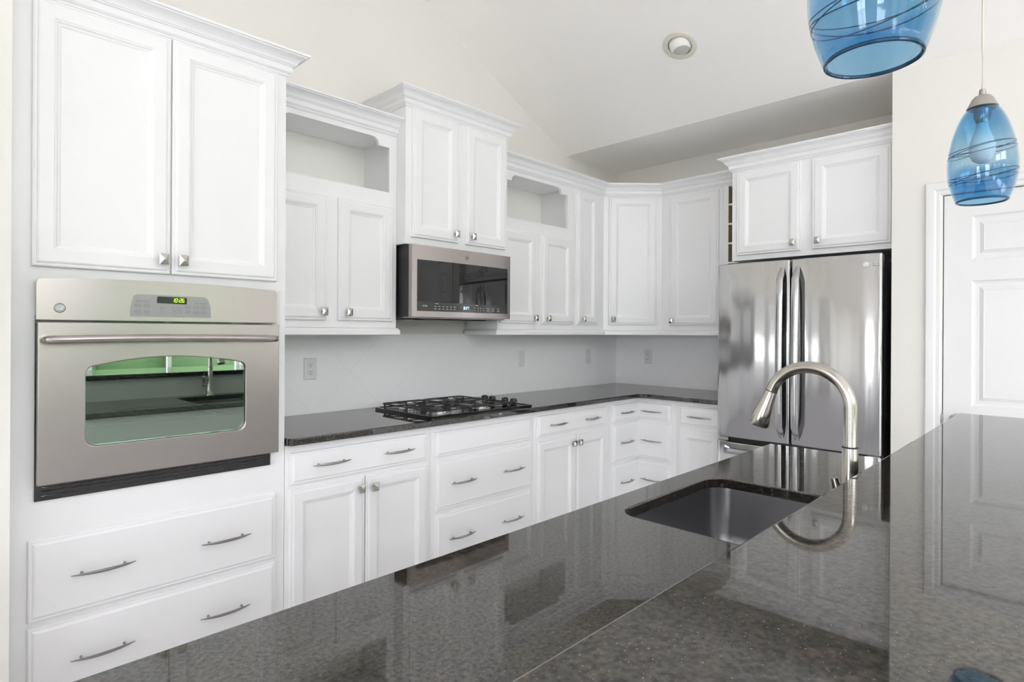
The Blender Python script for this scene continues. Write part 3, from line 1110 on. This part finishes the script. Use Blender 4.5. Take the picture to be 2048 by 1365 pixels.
def rrect(x0, x1, y0, y1, r, n=6):
    p = []
    for (cx, cy, a0) in ((x1 - r, y1 - r, 0), (x0 + r, y1 - r, 90), (x0 + r, y0 + r, 180), (x1 - r, y0 + r, 270)):
        for i in range(n + 1):
            a = math.radians(a0 + 90 * i / n)
            p.append((cx + r * math.cos(a), cy + r * math.sin(a)))
    return p


SX0, SX1, SY0, SY1 = -3.122, -2.600, -2.555, -2.137
hole = rrect(SX0, SX1, SY0, SY1, .055)
il = weld(slab_mesh([(ISX0, IY0), (ISX1, IY0), (ISX1, -2.66), (ISX0, -2.66)], [hole], .884, .914, .004).build('island_worktop', 'granite'))
tag(il, 'lower dark granite island worktop with the sink cut into it', 'worktop')
BX1 = -1.718
bt = weld(slab_mesh([(ISX0 - .1, BY), (BX1, BY), (BX1, -3.25), (ISX0 - .1, -3.25)], [], 1.045, 1.075, .004).build('bar_top', 'granite'))
tag(bt, 'raised dark granite breakfast bar top in the foreground, polished and mirror-like', 'counter')
ic = thing('island_cabinet', 'white island cabinet carrying the dark granite worktop and raised bar', 'cabinet', (-3.7, -2.4, 0))
b = MB()
b.box(ISX0 + .03, -3.20, -2.63, IY0 - .03, .10, .882).box(-2.52, ISX1 - .03, -2.63, IY0 - .03, .10, .882)
b.box(-3.20, -2.52, -2.63, -2.60, .10, .882).box(-3.20, -2.52, -2.10, IY0 - .03, .10, .882).box(-3.20, -2.52, -2.60, -2.10, .10, .12)
b.box(ISX0 + .06, ISX1 - .05, -2.60, IY0 - .09, 0, .10)
b.build('body', 'cab', ic)
MB().box(ISX0 + .03, ISX1 + .02, -2.80, -2.662, 0, 1.0445).build('knee_wall', 'trim', ic)

# sink
sk = thing('kitchen_sink', 'undermount stainless steel sink bowl set in the island worktop', 'sink', (-2.86, -2.35, .68))
L = []
for (gr, z, r) in ((.022, .8835, .06), (.0, .8835, .06), (-.001, .872, .058), (-.006, .75, .056), (-.016, .72, .06), (-.045, .702, .07), (-.10, .698, .08)):
    L.append([(x, y, z) for x, y in rrect(SX0 - gr - .004, SX1 + gr + .004, SY0 - gr - .004, SY1 + gr + .004, r, 6)])
mb = MB().loops(L, False, True)
sb = mb.build('bowl', 'steel_sink', sk, smooth=True)
sb.modifiers.new('s', 'SOLIDIFY').thickness = .0015
MB().lathe([(.0001, .7005), (.030, .7005), (.043, .7030), (.045, .6990)], (-2.86, -2.33, 0), 28).build('drain', 'nickel', sk, smooth=True)

# faucet
fx, fy = -2.899, -2.592
fa = thing('faucet', 'brushed nickel gooseneck pull-down faucet standing behind the island sink', 'faucet', (fx, fy, .914))
body = MB().lathe([(.0001, .9145), (.030, .9145), (.030, .919), (.026, .924), (.0215, .95), (.0185, 1.0), (.0165, 1.06), (.0155, 1.106)], (fx, fy, 0), 28, True, True).build('body', 'nickel', fa, smooth=True)
P = [(fx, fy, 1.108), (fx, fy, 1.14)]
RR, zc_ = .0865, 1.192
for i in range(0, 25):
    a = math.radians(180 - 162 * i / 24)
    P.append((fx, fy + RR + RR * math.cos(a), zc_ + RR * math.sin(a)))
spt = MB().tube(P, .0135, 20, up=(1, 0, 0)).build('spout', 'nickel', fa, smooth=True)
e0 = Vector(P[-1])
dirn = (Vector(P[-1]) - Vector(P[-2])).normalized()
NP = [e0 + dirn * q for q in (.001, .008, .03, .06, .085, .089)]
MB().tube(NP, [.0135, .0140, .0170, .0215, .0255, .0235], 24, up=(1, 0, 0)).build('spray_head', 'nickel', fa, smooth=True)
MB().tube([e0 - dirn * .0006, e0 + dirn * .0012], [.0141, .0141], 20, up=(1, 0, 0)).build('joint_ring', 'slot', fa, smooth=True)
MB().tube([(fx, fy, 1.1055), (fx, fy, 1.1085)], [.0160, .0160], 20, up=(1, 0, 0)).build('joint_ring', 'slot', fa, smooth=True)
hd_ = MB()
hd_.lathe([(.011, 0), (.012, -.018), (.0125, -.03), (.010, -.036), (.0001, -.037)], (fx - .012, fy, .985), 16, True, False, axis='x')
hd_.tube([(fx - .040, fy, .985), (fx - .043, fy + .01, 1.010), (fx - .046, fy + .018, 1.045)], [.0085, .0105, .0065], 14, flat=1.0, up=(0, 1, 0))
hd_.build('lever_handle', 'nickel', fa, smooth=True)

# ------------------------------------------------------------------ microwave
mw = thing('microwave', 'over-the-range stainless microwave with dark glass door, above the cooktop', 'microwave', (-2.128, -.2, 1.43))
MX0, MX1, MZ0, MZ1 = -2.494, -1.762, 1.432, 1.815
bo = MB().box(MX0, MX1, -.395, -.008, 1.437, MZ1).build('body', 'blackmatte', mw, bevel=.002)
fr_out = [(MX0, MZ0), (MX1, MZ0), (MX1, MZ1 - .002), (MX0, MZ1 - .002)]
mdoor = MB()
# slightly bowed steel front with the glass opening
NB = 16


def bow(a):
    u = (a - (MX0 + MX1) / 2) / ((MX1 - MX0) / 2)
    return -.428 - .012 * (1 - u * u)


GX0, GX1, GZ0, GZ1 = -2.463, -1.787, 1.463, 1.736


def grid_front(mb, xa, xb, za, zb, dy, n=12):
    k = len(mb.v)
    for i in range(n + 1):
        a = xa + (xb - xa) * i / n
        mb.v += [(a, bow(a) - dy, za), (a, bow(a) - dy, zb)]
    for i in range(n):
        mb.f.append((k + 2 * i, k + 2 * i + 2, k + 2 * i + 3, k + 2 * i + 1))


grid_front(mdoor, MX0, MX1, GZ1, MZ1 - .002, 0)
grid_front(mdoor, MX0, MX1, MZ0, GZ0, 0)
grid_front(mdoor, MX0, GX0, GZ0, GZ1, 0, 3)
grid_front(mdoor, GX1, MX1, GZ0, GZ1, 0, 3)
n = 16
for (z,) in ((MZ1 - .002,), (MZ0,)):
    k = len(mdoor.v)
    for i in range(n + 1):
        a = MX0 + (MX1 - MX0) * i / n
        mdoor.v += [(a, bow(a), z), (a, -.398, z)]
    for i in range(n):
        mdoor.f.append((k + 2 * i, k + 2 * i + 1, k + 2 * i + 3, k + 2 * i + 2))
for a in (MX0, MX1):
    k = len(mdoor.v)
    mdoor.v += [(a, bow(a), MZ0), (a, -.398, MZ0), (a, -.398, MZ1 - .002), (a, bow(a), MZ1 - .002)]
    mdoor.f.append((k, k + 1, k + 2, k + 3))
mdo = weld(mdoor.build('door', 'steel_oven', mw))
for (nm, mt_, za, zb) in (('door_glass', 'mwglass', 1.5125, GZ1), ('control_strip', 'mwpanel', GZ0, 1.5115)):
    g = MB()
    grid_front(g, GX0, GX1, za, zb, -.0005, 14)
    oo = g.build(nm, mt_, mw, mdo, smooth=True)
    if nm == 'control_strip':
        strip = oo
k_ = 0
dg_ = digits('8:27', -2.147, 1.4795, .0078, .0150, bow(-2.13) - .0002, .0024).build('clock_digits', 'cyan', mw, strip)
text('Profile', .013, (-2.413, bow(-2.413) - .0004, 1.491), 'printw', mw, strip, 'brand_lettering', .0002, space=.95)
TBL = []
for i in range(6):
    for j in range(2):
        xx = -2.345 + i * .0265
        zz = 1.490 - j * .013
        y_ = bow(xx)
        TBL.append((xx - .006, xx + .006, y_ - .0008, y_, zz - .0012, zz + .0012))
for i in range(4):
    for j in range(2):
        xx = -2.060 + i * .022
        zz = 1.489 - j * .013
        y_ = bow(xx)
        TBL.append((xx - .0022, xx + .0022, y_ - .0008, y_, zz - .002, zz + .002))
for i in range(3):
    for j in range(2):
        xx = -1.955 + i * .043
        zz = 1.490 - j * .013
        y_ = bow(xx)
        TBL.append((xx - .010, xx + .008, y_ - .0008, y_, zz - .001, zz + .001))
for (a, w_) in ((-2.345, .022), (-2.055, .020)):
    TBL.append((a - .004, a + w_, bow(a) - .0012, bow(a) + .001, 1.504, 1.5065))
for q in TBL:
    MB().box(*q).build('key_marking', 'printw', mw, strip)
em = MB()
ang = [k * PI / 14 for k in range(28)]
em.poly([(-2.124 + .014 * math.cos(a), 1.772 + .014 * math.sin(a)) for a in ang], [[(-2.124 + .0125 * math.cos(a), 1.772 + .0125 * math.sin(a)) for a in ang]], lambda a, c, h: (a, h, c), bow(-2.124) - .0012, bow(-2.124) + .001)
e_ = em.build('emblem', 'emblem', mw, mdo)
text('GE', .015, (-2.124, bow(-2.124) - .0008, 1.772), 'print', mw, e_, 'emblem_lettering', .0003, shear=.3, space=.8)
uv = MB().box(MX0 + .01, MX1 - .01, -.39, -.02, 1.425, 1.4368)
uv.build('underside_pan', 'steel_sink', mw, bevel=.002)
MB().box(-2.36, -1.90, -.36, -.27, 1.4185, 1.4248).box(-2.47, -2.38, -.30, -.10, 1.4195, 1.4248).build('filter_grille', 'slot', mw)

# ------------------------------------------------------------------ cooktop
ct = thing('cooktop', 'black gas cooktop with cast iron grates and right-hand knobs on the granite worktop', 'cooktop', (-2.13, -.36, .914))
CX0, CX1, CY0, CY1 = -2.503, -1.765, -.622, -.095
pan = MB()
prof = [(0, .9145), (0, .921), (-.003, .9255), (.004, .9285), (.012, .9285), (.018, .9225), (.03, .921)]
base = rrect(CX0, CX1, CY0, CY1, .012, 3)
pan.loops([[(x, y, z) for x, y in offset(base, o_)] for o_, z in prof], True, True)
pn = pan.build('pan', 'black', ct, smooth=True)
bur = [(-2.36, -.49, .046), (-2.36, -.23, .038), (-2.06, -.49, .038), (-2.06, -.23, .050)]
for (bx, by, br) in bur:
    o = MB().lathe([(br + .022, .9212), (br + .020, .924), (br + .004, .925), (br, .934), (br * .95, .937)], (bx, by, 0), 28).build('burner_base', 'rackmetal', ct, smooth=True)
    MB().lathe([(br * .92, .937), (br * .97, .940), (br * .95, .945), (br * .6, .947), (.0001, .947)], (bx, by, 0), 28).build('burner_cap', 'iron', ct, o, smooth=True)
GZ = .949


def grate(x0, x1, burners):
    g = MB()
    y0, y1 = -.600, -.130
    ym = (y0 + y1) / 2
    r = .0040
    fr = rrect(x0, x1, y0, y1, .02, 4)
    g.tube([(a, c, GZ) for a, c in fr], r, 8, close=True)
    g.tube([(x0, ym, GZ), (x1, ym, GZ)], r, 8)
    for (bx, by, br) in burners:
        ya, yb = (y0, ym) if by < ym else (ym, y1)
        for (sx, sy) in ((bx, ya), (bx, yb)):
            g.tube([(sx, sy, GZ), (bx, by + (sy - by) * .62, GZ + .002), (bx, by + (sy - by) * .30, GZ + .003)], [r, r, r * .8], 8)
        for sg, xx in ((-1, x0), (1, x1)):
            for q in (-1, 1):
                g.tube([(xx, by + q * .070, GZ), (bx + sg * .095, by + q * .066, GZ + .002), (bx + sg * .068, by + q * .050, GZ + .003), (bx + sg * .055, by + q * .022, GZ + .003), (bx + sg * .028, by + q * .010, GZ + .003)], r, 8)
    for (a, c) in ((x0, y0 + .03), (x0, y1 - .03), (x1, y0 + .03), (x1, y1 - .03), (x0, ym), (x1, ym)):
        g.tube([(a, c, GZ), (a, c, .9225)], [.0055, .0065], 8)
    return g


grate(-2.478, -2.215, bur[:2]).build('grate', 'iron', ct, smooth=True)
grate(-2.200, -1.905, bur[2:]).build('grate', 'iron', ct, smooth=True)
for (ky) in (-.285, -.352, -.462, -.533):
    MB().lathe([(.019, .921), (.0205, .926), (.013, .930), (.010, .936), (.021, .941), (.0215, .950), (.019, .958), (.011, .962), (.0001, .963)], (-1.835, ky, 0), 20).build('control_knob', 'blackmatte', ct, smooth=True)

# ------------------------------------------------------------------ refrigerator
fg = thing('refrigerator', 'stainless french-door refrigerator with two vertical handles and bottom freezer drawer', 'refrigerator', (1.73, -.35, 0), RB)
FX0, FX1 = 1.275, 2.184
fm = 1.7185
MB().box(1.312, FX1 - .010, -.665, -.05, .03, 1.762).box(FX0 + .05, FX1 - .05, -.62, -.10, .0, .03).build('case', 'darkgrey', fg, bevel=.003)
MB().box(1.314, FX1 - .02, -.700, -.665, .04, 1.75).build('gasket', 'slot', fg)


def fridge_door(x0, x1, z0, z1, y_edge=-.748, bulge=.010, name='door', rl=.014, rr=.014):
    pts = []
    n = 60
    # front, from right edge to left edge, then back
    back = -.700
    front = []
    for i in range(n + 1):
        u = i / n
        x = x0 + (x1 - x0) * u
        dl, dr_ = x - x0, x1 - x
        y = y_edge - bulge * (1 - (2 * u - 1) ** 2) + .0005 * math.sin(x * 44 + 1.0) + .0002 * math.sin(x * 83)
        for dd, rr_ in ((dl, rl), (dr_, rr)):
            if dd < rr_:
                y += rr_ - math.sqrt(max(0, rr_ ** 2 - (rr_ - dd) ** 2))
        front.append((x, y))
    # extra points near rounded edges
    ex = []
    for q in (.0, .001, .003, .006, .010, .014):
        for side in (0, 1):
            x = x0 + q if side == 0 else x1 - q
            u = (x - x0) / (x1 - x0)
            y = y_edge - bulge * (1 - (2 * u - 1) ** 2) + .014 - math.sqrt(max(0, .014 ** 2 - (.014 - q) ** 2))
            ex.append((x, y))
    front = sorted([p for p in front if x0 + .015 < p[0] < x1 - .015] + ex)
    pts = front + [(x1, back), (x0, back)]
    L = []
    for (ins, z) in ((.006, z0), (.002, z0 + .002), (0, z0 + .006), (0, z1 - .006), (.002, z1 - .002), (.006, z1)):
        L.append([(min(max(x, x0 + ins), x1 - ins), min(y + ins, back), z) for x, y in pts])
    return MB().loops(L, True, True).build(name, 'steel_fridge', fg, smooth=True)


dl = fridge_door(FX0, fm - .0035, .706, 1.785)
drr = fridge_door(fm + .0035, FX1 - .002, .706, 1.785)


def fridge_handle(x, parent):
    g = MB()
    P = [(.738, -.752), (.775, -.778), (.812, -.800), (.90, -.806), (1.24, -.812), (1.58, -.806), (1.668, -.800), (1.705, -.778), (1.742, -.752)]
    W_ = [.010, .016, .019, .019, .019, .019, .019, .016, .010]
    T_ = [.004, .007, .009, .009, .009, .009, .009, .007, .004]
    L = []
    for (z, y), w_, t_ in zip(P, W_, T_):
        L.append([(x - w_, y + t_, z), (x - w_, y - t_ * .4, z), (x - w_ * .6, y - t_, z), (x + w_ * .6, y - t_, z), (x + w_, y - t_ * .4, z), (x + w_, y + t_, z)])
    g.loops(L, True, True)
    return g.build('handle', 'steel_fridge', fg, parent, smooth=True)


fridge_handle(1.6755, dl)
fridge_handle(1.7615, drr)
fz = fridge_door(FX0 - .002, FX1, .062, .676, name='freezer_drawer')
g = MB()
L = []
for (xx, dy, hh) in ((1.325, .0, .026), (1.345, -.045, .019), (1.37, -.052, .017), (1.729, -.056, .017), (2.088, -.052, .017), (2.113, -.045, .019), (2.133, .0, .026)):
    L.append([(xx, -.752 + dy + .012, .629 - hh), (xx, -.752 + dy, .629 - hh), (xx, -.760 + dy, .629), (xx, -.752 + dy, .629 + hh), (xx, -.752 + dy + .012, .629 + hh)])
g.loops(L, True, True)
g.build('handle', 'steel_fridge', fg, fz, smooth=False)
for q in ((FX0 + .01, FX0 + .07), (FX1 - .07, FX1 - .01)):
    MB().box(*q, -.735, -.70, .680, .702).build('hinge', 'nickel', fg, bevel=.002)
for q in ((1.33, 1.40), (FX1 - .10, FX1 - .015)):
    MB().box(*q, -.698, -.62, 1.763, 1.782).build('hinge_cover', 'darkgrey', fg, bevel=.003)
yl = -.7555
lc = MB().lathe([(.0001, -.0012), (.0140, -.0012), (.0145, 0)], (2.108, yl, 1.7265), 28, axis='y').build('logo_disc', 'logo', fg, drr)
text('LG', .025, (2.150, yl - .0001, 1.7265), 'logo', fg, drr, 'logo_lettering', .0006)
fc = MB()
yy = yl - .0013
fc.poly([(2.108 + .0105 * math.cos(a), 1.7265 + .0105 * math.sin(a)) for a in [math.radians(60 + i * 12) for i in range(26)]] + [(2.108 + .0094 * math.cos(a), 1.7265 + .0094 * math.sin(a)) for a in [math.radians(60 + i * 12) for i in reversed(range(26))]], [], lambda a, c, h: (a, h, c), yy, yy - .0004)
fc.box(2.1075, 2.1085, yy, yy - .0004, 1.721, 1.731).box(2.1085, 2.112, yy, yy - .0004, 1.721, 1.722).box(2.1035, 2.105, yy, yy - .0004, 1.729, 1.7305)
fc.build('logo_face', 'greypanel', fg, drr)


# ------------------------------------------------------------------ outlets and switches
def plate(label, x, z, kind, rot=0, cat='outlet', w=.072, h=.116):
    t_ = thing('wall_outlet' if kind == 'outlet' else 'light_switch', label, cat, (x, -.006, z - h / 2), rot)
    MB().panel(x - w / 2, x + w / 2, z - h / 2, z + h / 2, -.0063, [(0, 0), (0, .002), (.004, .0055), (.005, .0055)]).build('cover_plate', 'plate', t_)
    if kind == 'outlet':
        for dz in (.020, -.020):
            o = MB().panel(x - .0165, x + .0165, z + dz - .0145, z + dz + .0145, -.0118, [(0, 0), (0, .001), (.002, .0025), (.003, .0025)]).build('receptacle', 'plate', t_)
            s_ = MB().box(x - .0075, x - .0050, -.0148, -.0142, z + dz + .000, z + dz + .008).box(x + .0050, x + .0075, -.0148, -.0142, z + dz + .001, z + dz + .0075)
            s_.lathe([(.0001, -.0148), (.0027, -.0148), (.0027, -.0142)], (x, 0, z + dz - .007), 10, axis='y')
            s_.build('slots', 'slot', t_, o)
    else:
        MB().panel(x - .0165, x + .0165, z - .033, z + .033, -.0118, [(0, 0), (0, .001), (.002, .003), (.003, .003)]).build('rocker', 'plate', t_)


plate('white duplex outlet on the tiled backsplash near the oven tower', -2.844, 1.153, 'outlet')
plate('white rocker switch on the backsplash right of the cooktop', -1.2155, 1.160, 'switch', cat='switch')
plate('white rocker switch on the backsplash just left of the corner', -.415, 1.158, 'switch', cat='switch')
plate('white duplex outlet on the backsplash of the fridge wall', .3255, 1.153, 'outlet', RB)

# ------------------------------------------------------------------ recessed eyeball light in the sloped ceiling
lx, ly = -1.253, -1.280
lz = ZS + SL * (DOOR_X - lx)
el = D.objects.new('ceiling_light', None)
COL.objects.link(el)
nrm = Vector((-SL, 0, -1)).normalized()
tq = nrm.to_track_quat('Z', 'Y')
el.rotation_mode = 'QUATERNION'
el.rotation_quaternion = tq
el.location = (lx, ly, lz)
el['_o'] = [0, 0, 0]
tag(el, 'round cream recessed eyeball light in the sloping white ceiling', 'ceiling light')
MB().lathe([(.096, 0), (.097, .003), (.092, .0065), (.074, .0075), (.067, .005), (.066, -.01)], (0, 0, 0), 40).build('trim_ring', 'cream', el, smooth=True)
MB().lathe([(.0665, .003), (.0645, .0035), (.0645, -.012), (.0665, -.012)], (0, 0, 0), 40).build('gap_ring', 'void', el, smooth=True)
# the eyeball is tipped so that its lamp looks straight down
ey = MB()
dl_ = (tq.inverted() @ Vector((-.12, -.22, -1))).normalized()
q2 = dl_.to_track_quat('Z', 'Y')
rb_ = .064
prof = [(rb_ * math.sin(math.radians(a)), rb_ * math.cos(math.radians(a))) for a in range(48, 171, 6)]
prof = [(.043, .036), (.0445, .046)] + prof
mm = MB().lathe(prof, (0, 0, 0), 40)
c0 = Vector((0, 0, -.014))
mm.v = [tuple(q2 @ Vector(v) + c0) for v in mm.v]
eb = mm.build('eyeball', 'fixwhite', el, smooth=True)
mm = MB().lathe([(.0415, .034), (.0405, .043), (.030, .0465), (.0001, .048)], (0, 0, 0), 32)
mm.v = [tuple(q2 @ Vector(v) + c0) for v in mm.v]
mm.build('lamp_face', 'lens', el, eb, smooth=True)


# ------------------------------------------------------------------ pendants
def make_pendant():
    t_ = thing('pendant_light', 'blue glass', 'pendant light', (0, 0, 0))
    outer = [(.0560, 0), (.0600, .010), (.0665, .028), (.0725, .052), (.0757, .076), (.0764, .094), (.0752, .115), (.0722, .136), (.0680, .158), (.0625, .180), (.0560, .201), (.0484, .221), (.0400, .237), (.0300, .246)]
    inner = [(r - .0036, z + (.0006 if i else .0008)) for i, (r, z) in enumerate(outer)]
    # smooth the profile by interpolation
    prof = outer + list(reversed(inner))
    sh = MB().loops([[(r * math.cos(2 * PI * k / 56), r * math.sin(2 * PI * k / 56), z) for k in range(56)] for r, z in prof + [prof[0]]]).build('glass_shade', 'blueglass', t_, smooth=True)
    weld(sh)

    def rad(z):
        for (r0, z0), (r1, z1) in zip(outer, outer[1:]):
            if z0 <= z <= z1:
                return r0 + (r1 - r0) * (z - z0) / (z1 - z0)
        return outer[-1][0]
    th = MB()
    rnd = random.Random(3)
    for (zc, tilt, ph) in ((.142, .011, 2.2), (.137, .017, 2.6), (.131, .013, 1.9), (.072, .012, 2.0), (.067, .017, 2.5), (.060, .010, 1.7)):
        pts = []
        for k in range(72):
            a = 2 * PI * k / 72
            z = zc + tilt * math.sin(a + ph) + .0025 * math.sin(2 * a + ph * 3)
            r = rad(z) - .0006
            pts.append((r * math.cos(a), r * math.sin(a), z))
        th.tube(pts, .00085, 6, close=True)
    th.build('swirl_threads', 'thread', t_, sh, smooth=True)
    MB().lathe([(.0315, .2445), (.0345, .2465), (.0335, .2490), (.030, .256), (.0235, .270), (.0175, .277), (.0115, .2795), (.0085, .2800), (.0068, .2955), (.0030, .2965)], (0, 0, 0), 36, True, True).build('metal_cap', 'capmetal', t_, smooth=True)
    MB().tube([(.0541 * math.cos(2 * PI * k / 60), .0541 * math.sin(2 * PI * k / 60), .0008) for k in range(60)], .0027, 8, close=True).build('rim', 'thread', t_, sh, smooth=True)
    so = MB().lathe([(.0185, .246), (.0185, .222), (.0165, .214), (.013, .206)], (0, 0, 0), 24, True, True).build('socket', 'nickel', t_, smooth=True)
    MB().lathe([(.0125, .206), (.0135, .196), (.0170, .182), (.0235, .166), (.0275, .150), (.0285, .138), (.0265, .122), (.0205, .109), (.011, .1015), (.0001, .0995)], (0, 0, 0), 28).build('bulb', 'bulb', t_, so, smooth=True)
    return t_


def place_pendant(t_, x, y, zb, label):
    t_.location = (x, y, zb)
    t_['label'] = label
    t_['group'] = 'blue glass pendants over the bar'
    zc = ZS + SL * (DOOR_X - x)
    top = zc - zb
    MB().tube([(0, 0, .295), (.0006, .0004, .4), (-.0004, 0, .9), (0, 0, top - .02)], .0026, 8).build('cord', 'cord', t_, smooth=True)
    cn = MB().lathe([(.062, 0), (.062, -.006), (.050, -.018), (.012, -.026), (.004, -.034)], (0, 0, 0), 32, True, True).build('ceiling_canopy', 'nickel', t_, smooth=True)
    cn.location = (0, 0, top)
    cn.rotation_euler = (0, math.atan(SL), 0)


p1 = make_pendant()


def copy_tree(o, parent=None):
    c = o.copy()
    COL.objects.link(c)
    c.parent = parent
    for ch in list(o.children):
        copy_tree(ch, c)
    return c


p2 = copy_tree(p1)
place_pendant(p1, -2.358, -2.761, 1.708, 'blue swirled glass pendant hanging by its cord in front of the white door')
place_pendant(p2, -3.478, -2.766, 1.708, 'nearest blue glass pendant, cut off by the top edge of the picture')

for o in list(D.objects):
    if '_o' in o:
        del o['_o']
